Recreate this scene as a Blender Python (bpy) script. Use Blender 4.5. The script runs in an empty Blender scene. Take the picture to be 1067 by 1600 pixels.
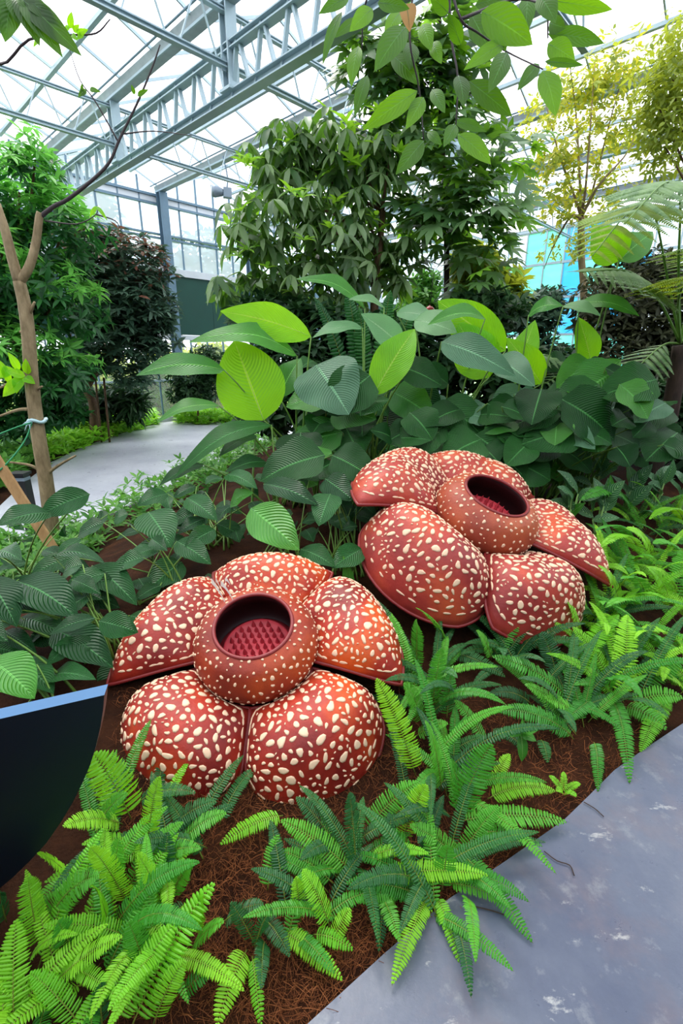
import bpy, math, random
import numpy as np
from mathutils import Vector, Matrix

# ------------------------------------------------------------------ camera, sky, exposure
FPX, EYE = 743.0, 1.6
PITCH = math.atan(240.0 / 743.0)
CP, SP = math.cos(PITCH), math.sin(PITCH)
sc = bpy.context.scene
COL = sc.collection
cam_d = bpy.data.cameras.new('camera')
cam_d.sensor_fit = 'VERTICAL'
cam_d.sensor_height = 36.0
cam_d.lens = 36.0 * FPX / 1600.0
cam_d.clip_start = 0.02
cam_d.clip_end = 300
cam = bpy.data.objects.new('camera', cam_d)
COL.objects.link(cam)
cam.location = (0, 0, EYE)
cam.rotation_euler = (math.pi / 2 - PITCH, 0, 0)
sc.camera = cam

world = bpy.data.worlds.new('overcast_sky')
sc.world = world
world.use_nodes = True
wn = world.node_tree
bgn = wn.nodes['Background']
bgn.inputs['Color'].default_value = (0.90, 0.95, 1.0, 1)
bgn.inputs['Strength'].default_value = 2.1

sun_d = bpy.data.lights.new('sun', 'SUN')
sun_d.energy = 4.0
sun_d.angle = math.radians(25)
sun_d.color = (1.0, 0.97, 0.9)
sun = bpy.data.objects.new('sun', sun_d)
COL.objects.link(sun)
sun.rotation_euler = (math.radians(-28), math.radians(-14), 0)

sc.view_settings.view_transform = 'Standard'
sc.view_settings.look = 'None'
sc.view_settings.gamma = 1.0
sc.view_settings.use_curve_mapping = False
sc.view_settings.exposure = 0.48
sc.cycles.max_bounces = 6
sc.cycles.diffuse_bounces = 3
sc.cycles.glossy_bounces = 2
sc.cycles.transmission_bounces = 4
sc.cycles.transparent_max_bounces = 12

rng = random.Random(7)
npr = np.random.default_rng(11)

# ------------------------------------------------------------------ places
def ray(px, py):
    x = (px - 533.5) / FPX
    y = -(py - 800.0) / FPX
    return Vector((x, CP + y * SP, -SP + y * CP))

def atz(px, py, z=0.0):
    d = ray(px, py)
    return Vector((0, 0, EYE)) + d * ((z - EYE) / d.z)

def aty(px, py, Y):
    d = ray(px, py)
    return Vector((0, 0, EYE)) + d * (Y / d.y)

def pxm(p):
    """metres per photo pixel at a place"""
    return max(0.2, p.y * CP - (p.z - EYE) * SP) / FPX

A1 = math.atan2(737.0, 781.0)
E1 = Vector((math.sin(A1), math.cos(A1), 0))
E2 = Vector((-math.cos(A1), math.sin(A1), 0))
UP = Vector((0, 0, 1))
def B(u, v, z):
    return E1 * u + E2 * v + UP * z

def sstep(a, b, x):
    t = min(1.0, max(0.0, (x - a) / (b - a)))
    return t * t * (3 - 2 * t)

def ground(x, y):
    d = (x + .09) * -.53 + (y - .75) * .847
    # left border of the big bed, towards the far path
    l = (x + 2.55) * .97 + (y - 4.2) * -.12
    m = sstep(0.05, 2.3, d) * sstep(0.0, 1.6, l)
    m *= 1.0 - sstep(7.0, 10.0, y)
    return -0.03 + 0.40 * m

def gpt(px, py):
    z = 0.0
    for _ in range(8):
        p = atz(px, py, z)
        z = ground(p.x, p.y)
    return atz(px, py, z)

# ------------------------------------------------------------------ materials
def lin(c):
    out = []
    for v in c[:3]:
        v = v / 255.0
        out.append(v / 12.92 if v <= 0.04045 else ((v + 0.055) / 1.055) ** 2.4)
    return (out[0], out[1], out[2], 1.0)

class N:
    def __init__(s, name):
        s.m = bpy.data.materials.new(name)
        s.m.use_nodes = True
        s.t = s.m.node_tree
        s.t.nodes.clear()
        s.out = s.t.nodes.new('ShaderNodeOutputMaterial')
    def n(s, typ, **kw):
        nd = s.t.nodes.new(typ)
        for k, v in kw.items():
            if k in nd.inputs:
                nd.inputs[k].default_value = v
            else:
                setattr(nd, k, v)
        return nd
    def l(s, a, b):
        s.t.links.new(a, b)
    def noise(s, scale, detail=4, rough=.55, coord=None):
        nd = s.n('ShaderNodeTexNoise')
        nd.inputs['Scale'].default_value = scale
        nd.inputs['Detail'].default_value = detail
        nd.inputs['Roughness'].default_value = rough
        if coord is not None: s.l(coord, nd.inputs['Vector'])
        return nd
    def obj(s):
        return s.n('ShaderNodeTexCoord').outputs['Object']
    def ramp(s, fac, stops):
        r = s.n('ShaderNodeValToRGB')
        el = r.color_ramp.elements
        while len(el) < len(stops): el.new(0.5)
        for e, (p, c) in zip(el, stops):
            e.position = p; e.color = c
        s.l(fac, r.inputs['Fac'])
        return r.outputs['Color']
    def mix(s, fac, a, b, blend='MIX'):
        m = s.n('ShaderNodeMix', data_type='RGBA', blend_type=blend)
        for sock, v in ((m.inputs[0], fac), (m.inputs[6], a), (m.inputs[7], b)):
            if hasattr(v, 'is_output') or isinstance(v, bpy.types.NodeSocket): s.l(v, sock)
            else: sock.default_value = v
        return m.outputs[2]
    def math(s, op, a, b=None):
        m = s.n('ShaderNodeMath', operation=op)
        for i, v in enumerate((a, b)):
            if v is None: continue
            if isinstance(v, bpy.types.NodeSocket): s.l(v, m.inputs[i])
            else: m.inputs[i].default_value = v
        return m.outputs[0]
    def bsdf(s, col, rough=.5, spec=.5, metal=0.0, normal=None, coat=0.0):
        p = s.n('ShaderNodeBsdfPrincipled')
        if isinstance(col, bpy.types.NodeSocket): s.l(col, p.inputs['Base Color'])
        else: p.inputs['Base Color'].default_value = col
        if isinstance(rough, bpy.types.NodeSocket): s.l(rough, p.inputs['Roughness'])
        else: p.inputs['Roughness'].default_value = rough
        p.inputs['Specular IOR Level'].default_value = spec
        p.inputs['Metallic'].default_value = metal
        p.inputs['Coat Weight'].default_value = coat
        if normal is not None: s.l(normal, p.inputs['Normal'])
        return p.outputs[0]
    def bump(s, h, strength=.3, dist=.01):
        b = s.n('ShaderNodeBump')
        b.inputs['Strength'].default_value = strength
        b.inputs['Distance'].default_value = dist
        s.l(h, b.inputs['Height'])
        return b.outputs[0]
    def done(s, sh):
        s.l(sh, s.out.inputs['Surface'])
        return s.m

def leaf_mat(name, c1, c2, trans=.35, rough=.42, spec=.4, island=False, tcol=None, veins=0, vein_col=None, vein_amt=.0, vbump=.25):
    k = N(name)
    if island:
        r = k.n('ShaderNodeNewGeometry').outputs['Random Per Island']
    else:
        r = k.n('ShaderNodeObjectInfo').outputs['Random']
    col = k.mix(r, lin(c1), lin(c2))
    co = k.obj()
    nz = k.noise(9.0, 3, .5, co)
    col = k.mix(k.math('MULTIPLY', nz.outputs['Fac'], .45), col, lin([c * .62 for c in c1]))
    normal = None
    if veins:
        uvn = k.n('ShaderNodeUVMap')
        sep = k.n('ShaderNodeSeparateXYZ'); k.l(uvn.outputs[0], sep.inputs[0])
        au = k.math('ABSOLUTE', sep.outputs[0])
        ph = k.math('SUBTRACT', sep.outputs[1], k.math('MULTIPLY', k.math('POWER', au, 1.3), .33))
        w = k.math('SINE', k.math('MULTIPLY', ph, veins * 6.283))
        w01 = k.math('MULTIPLY_ADD', w, .5); w01.node.inputs[2].default_value = .5
        normal = k.bump(w01, vbump, .012)
        if vein_col is not None:
            sharp = k.math('POWER', w01, 7.0)
            col = k.mix(k.math('MULTIPLY', sharp, vein_amt), col, lin(vein_col))
        mid = k.math('LESS_THAN', au, .035)
        col = k.mix(k.math('MULTIPLY', mid, .55), col, lin([min(255, c * 1.5 + 25) for c in c2]))
    a = k.bsdf(col, rough, spec, normal=normal)
    t = k.n('ShaderNodeBsdfTranslucent')
    if tcol is None:
        tc = k.mix(.5, col, lin([min(255, c * 1.25) for c in c2]))
    else:
        tc = k.mix(.75, col, lin(tcol))
    k.l(tc, t.inputs['Color'])
    if normal is not None: k.l(normal, t.inputs['Normal'])
    m = k.n('ShaderNodeMixShader')
    m.inputs[0].default_value = trans
    k.l(a, m.inputs[1]); k.l(t.outputs[0], m.inputs[2])
    return k.done(m.outputs[0])

def plain_mat(name, c, rough=.5, spec=.4, metal=0, var=.0, scale=8, bump=0.0, coat=0):
    k = N(name)
    col = lin(c); nrm = None
    if var or bump:
        nz = k.noise(scale, 6, .6, k.obj())
        if var: col = k.mix(nz.outputs['Fac'], lin([v * (1 - var) for v in c]), lin([min(255, v * (1 + var)) for v in c]))
        if bump: nrm = k.bump(nz.outputs['Fac'], bump, .02)
    return k.done(k.bsdf(col, rough, spec, metal, nrm, coat))

def bark_mat(name, c1, c2, scale=14):
    k = N(name)
    co = k.obj()
    mp = k.n('ShaderNodeMapping'); mp.inputs['Scale'].default_value = (1, 1, .35); k.l(co, mp.inputs[0])
    nz = k.noise(scale, 7, .65, mp.outputs[0])
    col = k.ramp(nz.outputs['Fac'], [(.3, lin(c1)), (.7, lin(c2))])
    return k.done(k.bsdf(col, .75, .25, normal=k.bump(nz.outputs['Fac'], .6, .02)))

M = {}
M['steel'] = plain_mat('painted_steel', (158, 178, 186), .42, .5, .15, .10, 3)
M['steel_dark'] = plain_mat('dark_steel', (96, 122, 140), .45, .5, .2, .12, 4)
M['rust'] = plain_mat('gutter_metal', (150, 160, 165), .55, .4, .1, .18, 5)
def roof_film():
    k = N('roof_film')
    nz = k.noise(1.2, 5, .6, k.obj())
    col = k.ramp(nz.outputs['Fac'], [(.3, lin((222, 222, 235))), (.7, lin((248, 246, 252)))])
    t = k.n('ShaderNodeBsdfTranslucent'); k.l(col, t.inputs[0])
    tr = k.n('ShaderNodeBsdfTransparent')
    m = k.n('ShaderNodeMixShader'); m.inputs[0].default_value = .45
    k.l(tr.outputs[0], m.inputs[1]); k.l(t.outputs[0], m.inputs[2])
    return k.done(m.outputs[0])
M['film'] = roof_film()
def pane_glass(name, tint, milk, mtint=None):
    k = N(name)
    tr = k.n('ShaderNodeBsdfTransparent'); tr.inputs[0].default_value = lin(tint)
    t = k.n('ShaderNodeBsdfTranslucent'); t.inputs[0].default_value = lin(mtint or tint)
    m = k.n('ShaderNodeMixShader'); m.inputs[0].default_value = milk
    k.l(tr.outputs[0], m.inputs[1]); k.l(t.outputs[0], m.inputs[2])
    g = k.n('ShaderNodeBsdfGlossy'); g.inputs['Roughness'].default_value = .06
    m2 = k.n('ShaderNodeMixShader'); m2.inputs[0].default_value = .05
    k.l(m.outputs[0], m2.inputs[1]); k.l(g.outputs[0], m2.inputs[2])
    return k.done(m2.outputs[0])
M['glass'] = pane_glass('hazy_glass', (216, 228, 248), .40)
M['glass_clear'] = pane_glass('clear_glass', (242, 246, 248), .10)
M['glass_teal'] = pane_glass('teal_film', (96, 200, 198), .75, (110, 205, 200))
M['glass_blue'] = pane_glass('blue_film', (45, 140, 215), .75, (60, 160, 225))
M['green_panel'] = plain_mat('green_board', (4, 62, 50), .5, .4, 0, .15, 2)
M['white_trim'] = plain_mat('white_trim', (205, 210, 215), .5, .4, 0, .05, 3)

def concrete(name, cols, gain):
    k = N(name)
    co = k.obj()
    n1 = k.noise(1.6, 8, .62, co)
    n2 = k.noise(9, 8, .7, co)
    n3 = k.noise(60, 3, .6, co)
    col = k.ramp(n1.outputs['Fac'], [(.32, lin(cols[0])), (.5, lin(cols[1])), (.68, lin(cols[2]))])
    st = k.ramp(n2.outputs['Fac'], [(.56, (0, 0, 0, 1)), (.74, (1, 1, 1, 1))])
    col = k.mix(k.math('MULTIPLY', st, .5 * gain), col, lin((150, 152, 152)))
    mp = k.n('ShaderNodeMapping'); mp.inputs['Rotation'].default_value = (0, 0, -.5); mp.inputs['Scale'].default_value = (4.4, 9, 5); k.l(co, mp.inputs[0])
    n4 = k.noise(1.3, 8, .72, mp.outputs[0])
    sc_ = k.ramp(n4.outputs['Fac'], [(.61, (0, 0, 0, 1)), (.68, (1, 1, 1, 1))])
    col = k.mix(k.math('MULTIPLY', sc_, .6 * gain), col, lin((186, 186, 180)))
    n5 = k.noise(4.3, 6, .65, co)
    rd = k.ramp(n5.outputs['Fac'], [(.5, (0, 0, 0, 1)), (.7, (1, 1, 1, 1))])
    col = k.mix(k.math('MULTIPLY', rd, .4 * gain), col, lin((104, 88, 90)))
    col = k.mix(k.math('MULTIPLY', n3.outputs['Fac'], .3), col, lin([c * .7 for c in cols[0]]))
    rg = k.ramp(n2.outputs['Fac'], [(.3, (.24, .24, .24, 1)), (.7, (.42, .42, .42, 1))])
    return k.done(k.bsdf(col, rg, .5, normal=k.bump(n2.outputs['Fac'], .14, .01)))
M['concrete_lit'] = concrete('lit_concrete', ((172, 174, 184), (186, 188, 196), (196, 198, 204)), .25)  # far slab: window light and grazing gloss put into a paler colour
M['concrete'] = concrete('painted_concrete', ((58, 66, 88), (78, 85, 102), (98, 101, 112)), 1.0)
def soil():
    k = N('coir_mulch')
    co = k.obj()
    n1 = k.noise(5, 8, .65, co)
    n2 = k.noise(70, 5, .7, co)
    col = k.ramp(n1.outputs['Fac'], [(.3, lin((36, 20, 12))), (.55, lin((70, 40, 23))), (.75, lin((100, 60, 36)))])
    col = k.mix(k.math('MULTIPLY', n2.outputs['Fac'], .7), col, lin((22, 12, 8)))
    return k.done(k.bsdf(col, .95, .1, normal=k.bump(n2.outputs['Fac'], .9, .02)))
M['soil'] = soil()
M['fiber'] = leaf_mat('coir_fibre', (92, 50, 28), (150, 92, 54), .1, .8, .1, True)
M['lawn'] = plain_mat('outdoor_grass', (130, 160, 60), .9, .1, 0, .3, 3)

# plants
M['fern_a'] = leaf_mat('fern_bright', (98, 182, 24), (150, 218, 44), .34, .42, .35, False, tcol=(170, 230, 40))
M['fern_b'] = leaf_mat('fern_mid', (50, 134, 34), (96, 178, 42), .30, .42, .35)
M['fern_c'] = leaf_mat('fern_deep', (26, 84, 38), (50, 116, 46), .25, .45, .35)
M['fern_rib'] = plain_mat('fern_rib', (110, 122, 40), .6)
M['lime'] = leaf_mat('young_broad_leaf', (106, 190, 22), (140, 214, 30), .55, .4, .35, tcol=(176, 236, 20), veins=22, vbump=.3)
M['midleaf'] = leaf_mat('mid_broad_leaf', (52, 124, 44), (78, 148, 50), .4, .4, .4, tcol=(110, 190, 30), veins=22, vbump=.3)
M['darkleaf'] = leaf_mat('old_broad_leaf', (14, 58, 18), (38, 94, 34), .18, .46, .20, veins=24, vbump=.35)
M['blueleaf'] = leaf_mat('waxy_broad_leaf', (48, 96, 60), (86, 130, 92), .2, .42, .30, veins=24, vein_col=(120, 160, 140), vein_amt=.25, vbump=.35)
M['palegreen'] = leaf_mat('pale_broad_leaf', (104, 158, 104), (130, 176, 118), .4, .42, .4, veins=22, vbump=.25)
M['leftleaf'] = leaf_mat('ribbed_leaf', (16, 64, 26), (40, 98, 42), .18, .38, .34, veins=15, vbump=.55)
M['leftleaf_b'] = leaf_mat('ribbed_leaf_fresh', (58, 138, 44), (84, 160, 54), .3, .36, .5, veins=15, vein_col=(120, 180, 80), vein_amt=.4, vbump=.55)
M['stem'] = plain_mat('green_stalk', (92, 128, 48), .5, .4, 0, .15, 6)
M['rib'] = plain_mat('pale_rib', (138, 176, 96), .5, .35)
M['rib_dark'] = plain_mat('dull_rib', (70, 112, 70), .5, .35)
M['overhead_b'] = leaf_mat('overhead_leaf_lit', (78, 130, 22), (104, 160, 30), .5, .42, .35, tcol=(140, 196, 20), veins=10, vbump=.15)
M['overhead'] = leaf_mat('overhead_leaf', (40, 78, 16), (70, 122, 22), .42, .42, .35, tcol=(104, 158, 16), veins=10, vbump=.15)
M['dead'] = leaf_mat('dead_leaf', (176, 134, 86), (190, 150, 100), .3, .7, .2)
M['t_left'] = leaf_mat('left_tree_leaf', (50, 128, 44), (132, 206, 88), .42, .45, .35, True)
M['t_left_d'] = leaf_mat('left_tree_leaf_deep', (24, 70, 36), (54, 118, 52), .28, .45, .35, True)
M['t_dark'] = leaf_mat('dark_tree_leaf', (24, 58, 42), (92, 124, 98), .22, .5, .35, True)
M['t_red'] = leaf_mat('red_tree_leaf', (104, 60, 50), (134, 92, 70), .25, .5, .3, True)
M['t_mid'] = leaf_mat('drooping_leaf', (40, 80, 30), (150, 176, 120), .32, .42, .45, True, tcol=(120, 180, 40))
M['t_mid_o'] = leaf_mat('drooping_leaf_single', (44, 84, 34), (152, 176, 128), .32, .42, .45, tcol=(120, 180, 40))
M['t_young'] = leaf_mat('fresh_shoot', (110, 176, 40), (156, 206, 70), .45, .42, .35, True, tcol=(170, 226, 50))
M['vine'] = leaf_mat('vine_leaf', (36, 76, 32), (108, 148, 84), .32, .42, .45, True, tcol=(130, 190, 30))
M['vine_o'] = leaf_mat('vine_leaf_single', (40, 80, 38), (116, 152, 98), .32, .42, .45, tcol=(130, 190, 30))
M['vine_y'] = leaf_mat('vine_leaf_fresh', (112, 178, 40), (140, 196, 60), .45, .42, .35, True, tcol=(170, 226, 50))
M['yellow'] = leaf_mat('yellow_leaf', (170, 176, 44), (228, 214, 84), .5, .5, .3, True, tcol=(226, 220, 60))
M['yelgreen'] = leaf_mat('yellow_green_leaf', (104, 132, 40), (180, 194, 96), .45, .5, .3, True, tcol=(190, 200, 50))
M['bg_dark'] = leaf_mat('deep_shrub_leaf', (22, 54, 30), (52, 88, 44), .25, .5, .35, True)
M['bg_maroon'] = leaf_mat('maroon_shrub_leaf', (46, 52, 32), (84, 88, 58), .25, .5, .35, True)
M['bg_mid'] = leaf_mat('shrub_leaf', (48, 112, 44), (110, 168, 66), .38, .5, .35, True)
M['cover'] = leaf_mat('cover_leaf', (104, 176, 36), (150, 206, 56), .38, .5, .3, True)
M['outside'] = leaf_mat('outdoor_leaf', (110, 160, 30), (206, 214, 60), .45, .6, .2, True)
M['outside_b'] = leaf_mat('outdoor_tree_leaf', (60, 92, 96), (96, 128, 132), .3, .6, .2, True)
M['treefern'] = leaf_mat('tree_fern_leaf', (70, 112, 58), (124, 156, 96), .25, .45, .4, True, tcol=(170, 200, 70))
M['treefern_y'] = leaf_mat('tree_fern_leaf_fresh', (116, 150, 40), (150, 176, 60), .42, .45, .35, True, tcol=(190, 206, 40))
M['aglao'] = leaf_mat('striped_leaf', (34, 96, 48), (58, 122, 62), .25, .38, .5, veins=9, vein_col=(176, 206, 164), vein_amt=.8, vbump=.3)
M['bark'] = bark_mat('bark_brown', (62, 44, 30), (110, 84, 60))
M['bark_pale'] = bark_mat('bark_pale', (104, 88, 62), (166, 146, 112), 16)
M['bark_dark'] = bark_mat('bark_dark', (34, 26, 22), (70, 52, 42))
M['twig'] = plain_mat('twig', (58, 48, 50), .7)
M['stake'] = bark_mat('stake_wood', (150, 112, 72), (186, 148, 102), 20)
M['navy'] = plain_mat('navy_board', (4, 18, 30), .45, .4, 0, .04, 3)
M['navy_edge_lit'] = plain_mat('navy_edge_lit', (52, 96, 136), .45, .4)  # top edge only: light from above painted as a paler blue
M['black'] = plain_mat('black_metal', (22, 24, 28), .4, .5)
M['rope_g'] = plain_mat('green_rope', (30, 130, 80), .6)
M['tape'] = plain_mat('pale_tape', (170, 200, 205), .4)
M['red'] = plain_mat('red_lacquer', (176, 40, 44), .4)
M['lamp_grey'] = plain_mat('lamp_grey', (132, 146, 160), .45, .5, .3)

# flower sculptures
def petal_mat(name, dark, mid, hot):
    k = N(name)
    co = k.obj()
    n1 = k.noise(3.2, 3, .5, co)
    n2 = k.noise(45, 6, .65, co)
    col = k.ramp(n1.outputs['Fac'], [(.34, lin(dark)), (.52, lin(mid)), (.68, lin(hot))])
    col = k.mix(k.math('MULTIPLY', n2.outputs['Fac'], .35), col, lin([c * .55 for c in dark]))
    return k.done(k.bsdf(col, .46, .32, normal=k.bump(n2.outputs['Fac'], .28, .01)))
M['petal'] = petal_mat('petal_red', (122, 28, 24), (168, 46, 28), (208, 84, 28))
M['petal_b'] = petal_mat('petal_red_pink', (136, 42, 40), (168, 58, 48), (198, 82, 50))
M['bowl'] = petal_mat('bowl_red', (118, 34, 22), (154, 52, 28), (188, 78, 34))
M['bowl_b'] = petal_mat('bowl_red_orange', (138, 56, 40), (166, 74, 46), (186, 94, 54))
M['rim'] = plain_mat('petal_rim', (120, 32, 32), .45, .4, 0, .12, 20)
M['inner'] = plain_mat('bowl_inner', (36, 8, 10), .55, .3)
M['disc'] = plain_mat('disc_pink', (186, 52, 62), .45, .4, 0, .15, 14)
M['spike'] = plain_mat('spike_pink', (168, 46, 56), .45, .4)
M['cream'] = plain_mat('cream_spot', (220, 186, 154), .55, .25, 0, .06, 30)
M['scrap'] = plain_mat('torn_scrap', (214, 196, 184), .6, .3, 0, .1, 40)

# ------------------------------------------------------------------ mesh helpers
def tag(o, label=None, cat=None, group=None, kind=None):
    if label: o['label'] = label
    if cat: o['category'] = cat
    if group: o['group'] = group
    if kind: o['kind'] = kind
    return o

def empty(name, loc):
    o = bpy.data.objects.new(name, None)
    o.empty_display_size = .1
    COL.objects.link(o)
    o.location = loc
    return o

def make_mesh(name, V, Fs, mat, smooth=True, uv=None):
    me = bpy.data.meshes.new(name)
    me.from_pydata([tuple(v) for v in V], [], Fs)
    if smooth: me.polygons.foreach_set('use_smooth', [True] * len(me.polygons))
    if uv is not None:
        lay = me.uv_layers.new(name='UVMap')
        li = np.empty(len(me.loops), dtype=np.int32)
        me.loops.foreach_get('vertex_index', li)
        lay.data.foreach_set('uv', np.asarray(uv, dtype=np.float32)[li].ravel())
    if mat is not None: me.materials.append(mat)
    me.update()
    return me

def fast_mesh(name, V, Fq, mat, smooth=False):
    """numpy verts (n,3), faces (m,k)"""
    me = bpy.data.meshes.new(name)
    V = np.asarray(V, dtype=np.float32); Fq = np.asarray(Fq, dtype=np.int32)
    m, k = Fq.shape
    me.vertices.add(len(V)); me.vertices.foreach_set('co', V.ravel())
    me.loops.add(m * k); me.loops.foreach_set('vertex_index', Fq.ravel())
    me.polygons.add(m)
    me.polygons.foreach_set('loop_start', np.arange(m, dtype=np.int32) * k)
    if smooth: me.polygons.foreach_set('use_smooth', np.ones(m, dtype=bool))
    me.update(calc_edges=True)
    me.materials.append(mat)
    return me

def link(name, me, parent=None, kind=None):
    o = bpy.data.objects.new(name, me)
    COL.objects.link(o)
    if parent is not None: o.parent = parent
    if kind: o['kind'] = kind
    return o

def root_of(o):
    while o.parent is not None: o = o.parent
    return o

def part(name, V, Fs, mat, parent, smooth=True, uv=None, kind=None):
    """mesh given in world coordinates, child of a thing (or of a part of one)"""
    off = root_of(parent).location if parent is not None else Vector((0, 0, 0))
    me = make_mesh(name, [Vector(v) - off for v in V], Fs, mat, smooth, uv)
    return link(name, me, parent, kind)

def solo(name, V, Fs, mat, base, smooth=True, uv=None):
    """one-mesh thing, origin at its base"""
    base = Vector(base)
    o = link(name, make_mesh(name, [Vector(v) - base for v in V], Fs, mat, smooth, uv))
    o.location = base
    return o

def frame(a, hint=UP):
    a = a.normalized()
    s = a.cross(hint)
    if s.length < 1e-4: s = a.cross(Vector((1, 0, 0)))
    s.normalize()
    return a, s, s.cross(a).normalized()

def boxbar(p0, p1, w, h, up=UP, V=None, Fs=None):
    V = [] if V is None else V; Fs = [] if Fs is None else Fs
    a, s, n = frame(Vector(p1) - Vector(p0), up)
    b = len(V)
    for p in (Vector(p0), Vector(p1)):
        for (i, j) in ((-1, -1), (1, -1), (1, 1), (-1, 1)):
            V.append(p + s * (i * w / 2) + n * (j * h / 2))
    for f in ((0, 1, 2, 3), (7, 6, 5, 4), (0, 4, 5, 1), (1, 5, 6, 2), (2, 6, 7, 3), (3, 7, 4, 0)):
        Fs.append([b + q for q in f])
    return V, Fs

def ibeam(p0, p1, w, h, t=.014, up=UP):
    """an H section, lying flanges top and bottom"""
    a, s, n = frame(Vector(p1) - Vector(p0), up)
    prof = [(-w/2, -h/2), (w/2, -h/2), (w/2, -h/2+t), (t/2, -h/2+t), (t/2, h/2-t), (w/2, h/2-t), (w/2, h/2), (-w/2, h/2), (-w/2, h/2-t), (-t/2, h/2-t), (-t/2, -h/2+t), (-w/2, -h/2+t)]
    return extrude(prof, p0, p1, up)

def extrude(prof, p0, p1, up=UP):
    a, s, n = frame(Vector(p1) - Vector(p0), up)
    V = []; m = len(prof)
    for p in (Vector(p0), Vector(p1)):
        for (i, j) in prof: V.append(p + s * i + n * j)
    Fs = [[i, (i + 1) % m, m + (i + 1) % m, m + i] for i in range(m)]
    Fs += [list(range(m))[::-1], list(range(m, 2 * m))]
    return V, Fs

def tube(pts, rad, seg=6, V=None, Fs=None, cap=True):
    V = [] if V is None else V; Fs = [] if Fs is None else Fs
    pts = [Vector(p) for p in pts]
    if not hasattr(rad, '__len__'): rad = [rad] * len(pts)
    b0 = len(V)
    hint = UP if abs((pts[-1] - pts[0]).normalized().z) < .9 else Vector((0, 1, 0))
    for i, p in enumerate(pts):
        d = pts[min(i + 1, len(pts) - 1)] - pts[max(i - 1, 0)]
        if d.length < 1e-9: d = UP.copy()
        a, s, n = frame(d, hint)
        for k in range(seg):
            t = 2 * math.pi * k / seg
            V.append(p + (s * math.cos(t) + n * math.sin(t)) * rad[i])
    for i in range(len(pts) - 1):
        for k in range(seg):
            k2 = (k + 1) % seg
            Fs.append([b0 + i * seg + k, b0 + i * seg + k2, b0 + (i + 1) * seg + k2, b0 + (i + 1) * seg + k])
    if cap:
        Fs.append([b0 + k for k in range(seg)][::-1])
        e = b0 + (len(pts) - 1) * seg
        Fs.append([e + k for k in range(seg)])
    return V, Fs

def bez(p0, p1, p2, n):
    return [p0 * ((1 - t) ** 2) + p1 * (2 * t * (1 - t)) + p2 * (t * t) for t in [i / n for i in range(n + 1)]]

def smooth_path(pts, n=4):
    """Catmull-Rom through points"""
    P = [Vector(p) for p in pts]
    P = [P[0] * 2 - P[1]] + P + [P[-1] * 2 - P[-2]]
    out = []
    for i in range(1, len(P) - 2):
        for k in range(n):
            t = k / n
            a, b, c, d = P[i - 1], P[i], P[i + 1], P[i + 2]
            out.append(((b * 2) + (c - a) * t + (a * 2 - b * 5 + c * 4 - d) * t * t + (b * 3 - a - c * 3 + d) * t ** 3) * .5)
    out.append(P[-2])
    return out

def lathe(prof, seg=48, mat_fn=None):
    V, Fs = [], []
    m = len(prof)
    for k in range(seg):
        a = 2 * math.pi * k / seg
        for (r, z) in prof: V.append(Vector((r * math.cos(a), r * math.sin(a), z)))
    for k in range(seg):
        k2 = (k + 1) % seg
        for i in range(m - 1):
            Fs.append([k * m + i, k2 * m + i, k2 * m + i + 1, k * m + i + 1])
    return V, Fs
# ------------------------------------------------------------------ setting: floor, walls, roof
VW, UW = 12.2, 16.5                 # back glass wall, right glass wall
GUT = [-3.45, -.95, 1.55, 4.05, 6.55, 9.05, 11.55, 14.05, 16.55]
TIES = [-3.66, -.58, 2.5, 5.58, 8.66]
ZG, ZR = 5.4, 5.96

def steps(vals):
    out = []
    for a, b, s in vals:
        n = max(1, int(round((b - a) / s)))
        out += [a + (b - a) * i / n for i in range(n)]
    return out + [vals[-1][1]]
us = steps([(-7, -1, .6), (-1, 5, .1), (5, 16.5, .45)])
vs = steps([(-7, -2, .7), (-2, 5, .1), (5, 12.2, .4)])
V, Fs = [], []
for u in us:
    for v in vs:
        p = B(u, v, 0)
        z = ground(p.x, p.y)
        z += (.012 * math.sin(p.x * 9.1 + 2 * math.sin(p.y * 5.3)) * math.cos(p.y * 8.3) + rng.uniform(-.006, .006)) if z > -.029 else 0
        V.append(Vector((p.x, p.y, z)))
nv = len(vs)
for i in range(len(us) - 1):
    for j in range(nv - 1):
        Fs.append([i * nv + j, (i + 1) * nv + j, (i + 1) * nv + j + 1, i * nv + j + 1])
f = link('floor', make_mesh('floor', V, Fs, M['soil'])); tag(f, 'brown coir-mulched soil of the planting beds', kind='structure')

def slab(name, outline, z1, z0, mat, label):
    n = len(outline)
    V = [Vector((p.x, p.y, z1)) for p in outline] + [Vector((p.x, p.y, z0)) for p in outline]
    Fs = [list(range(n))] + [[i, n + i, n + (i + 1) % n, (i + 1) % n] for i in range(n)]
    o = link(name, make_mesh(name, V, Fs, mat, False))
    return tag(o, label, kind='structure')
near = [Vector((-1.5, -.13, 0))] + [atz(*p) for p in ((480, 1600), (540, 1545), (600, 1490), (650, 1447), (700, 1405), (790, 1345), (880, 1282), (920, 1243), (960, 1203), (1010, 1168), (1067, 1130))] + [Vector((3.2, 2.85, 0)), Vector((7, 4.9, 0)), Vector((7, -3, 0)), Vector((-1.5, -3, 0))]
slab('floor', near, 0.0, -.08, M['concrete'], 'blue-grey painted concrete walkway in the lower right corner')
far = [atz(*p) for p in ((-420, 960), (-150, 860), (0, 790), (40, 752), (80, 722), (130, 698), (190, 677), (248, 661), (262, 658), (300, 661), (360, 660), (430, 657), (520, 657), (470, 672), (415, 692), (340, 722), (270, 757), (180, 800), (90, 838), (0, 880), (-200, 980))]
slab('floor', far[::-1], 0.0, -.08, M['concrete_lit'], 'curving walkway coloured pale for window light behind the plants on the left')

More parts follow.
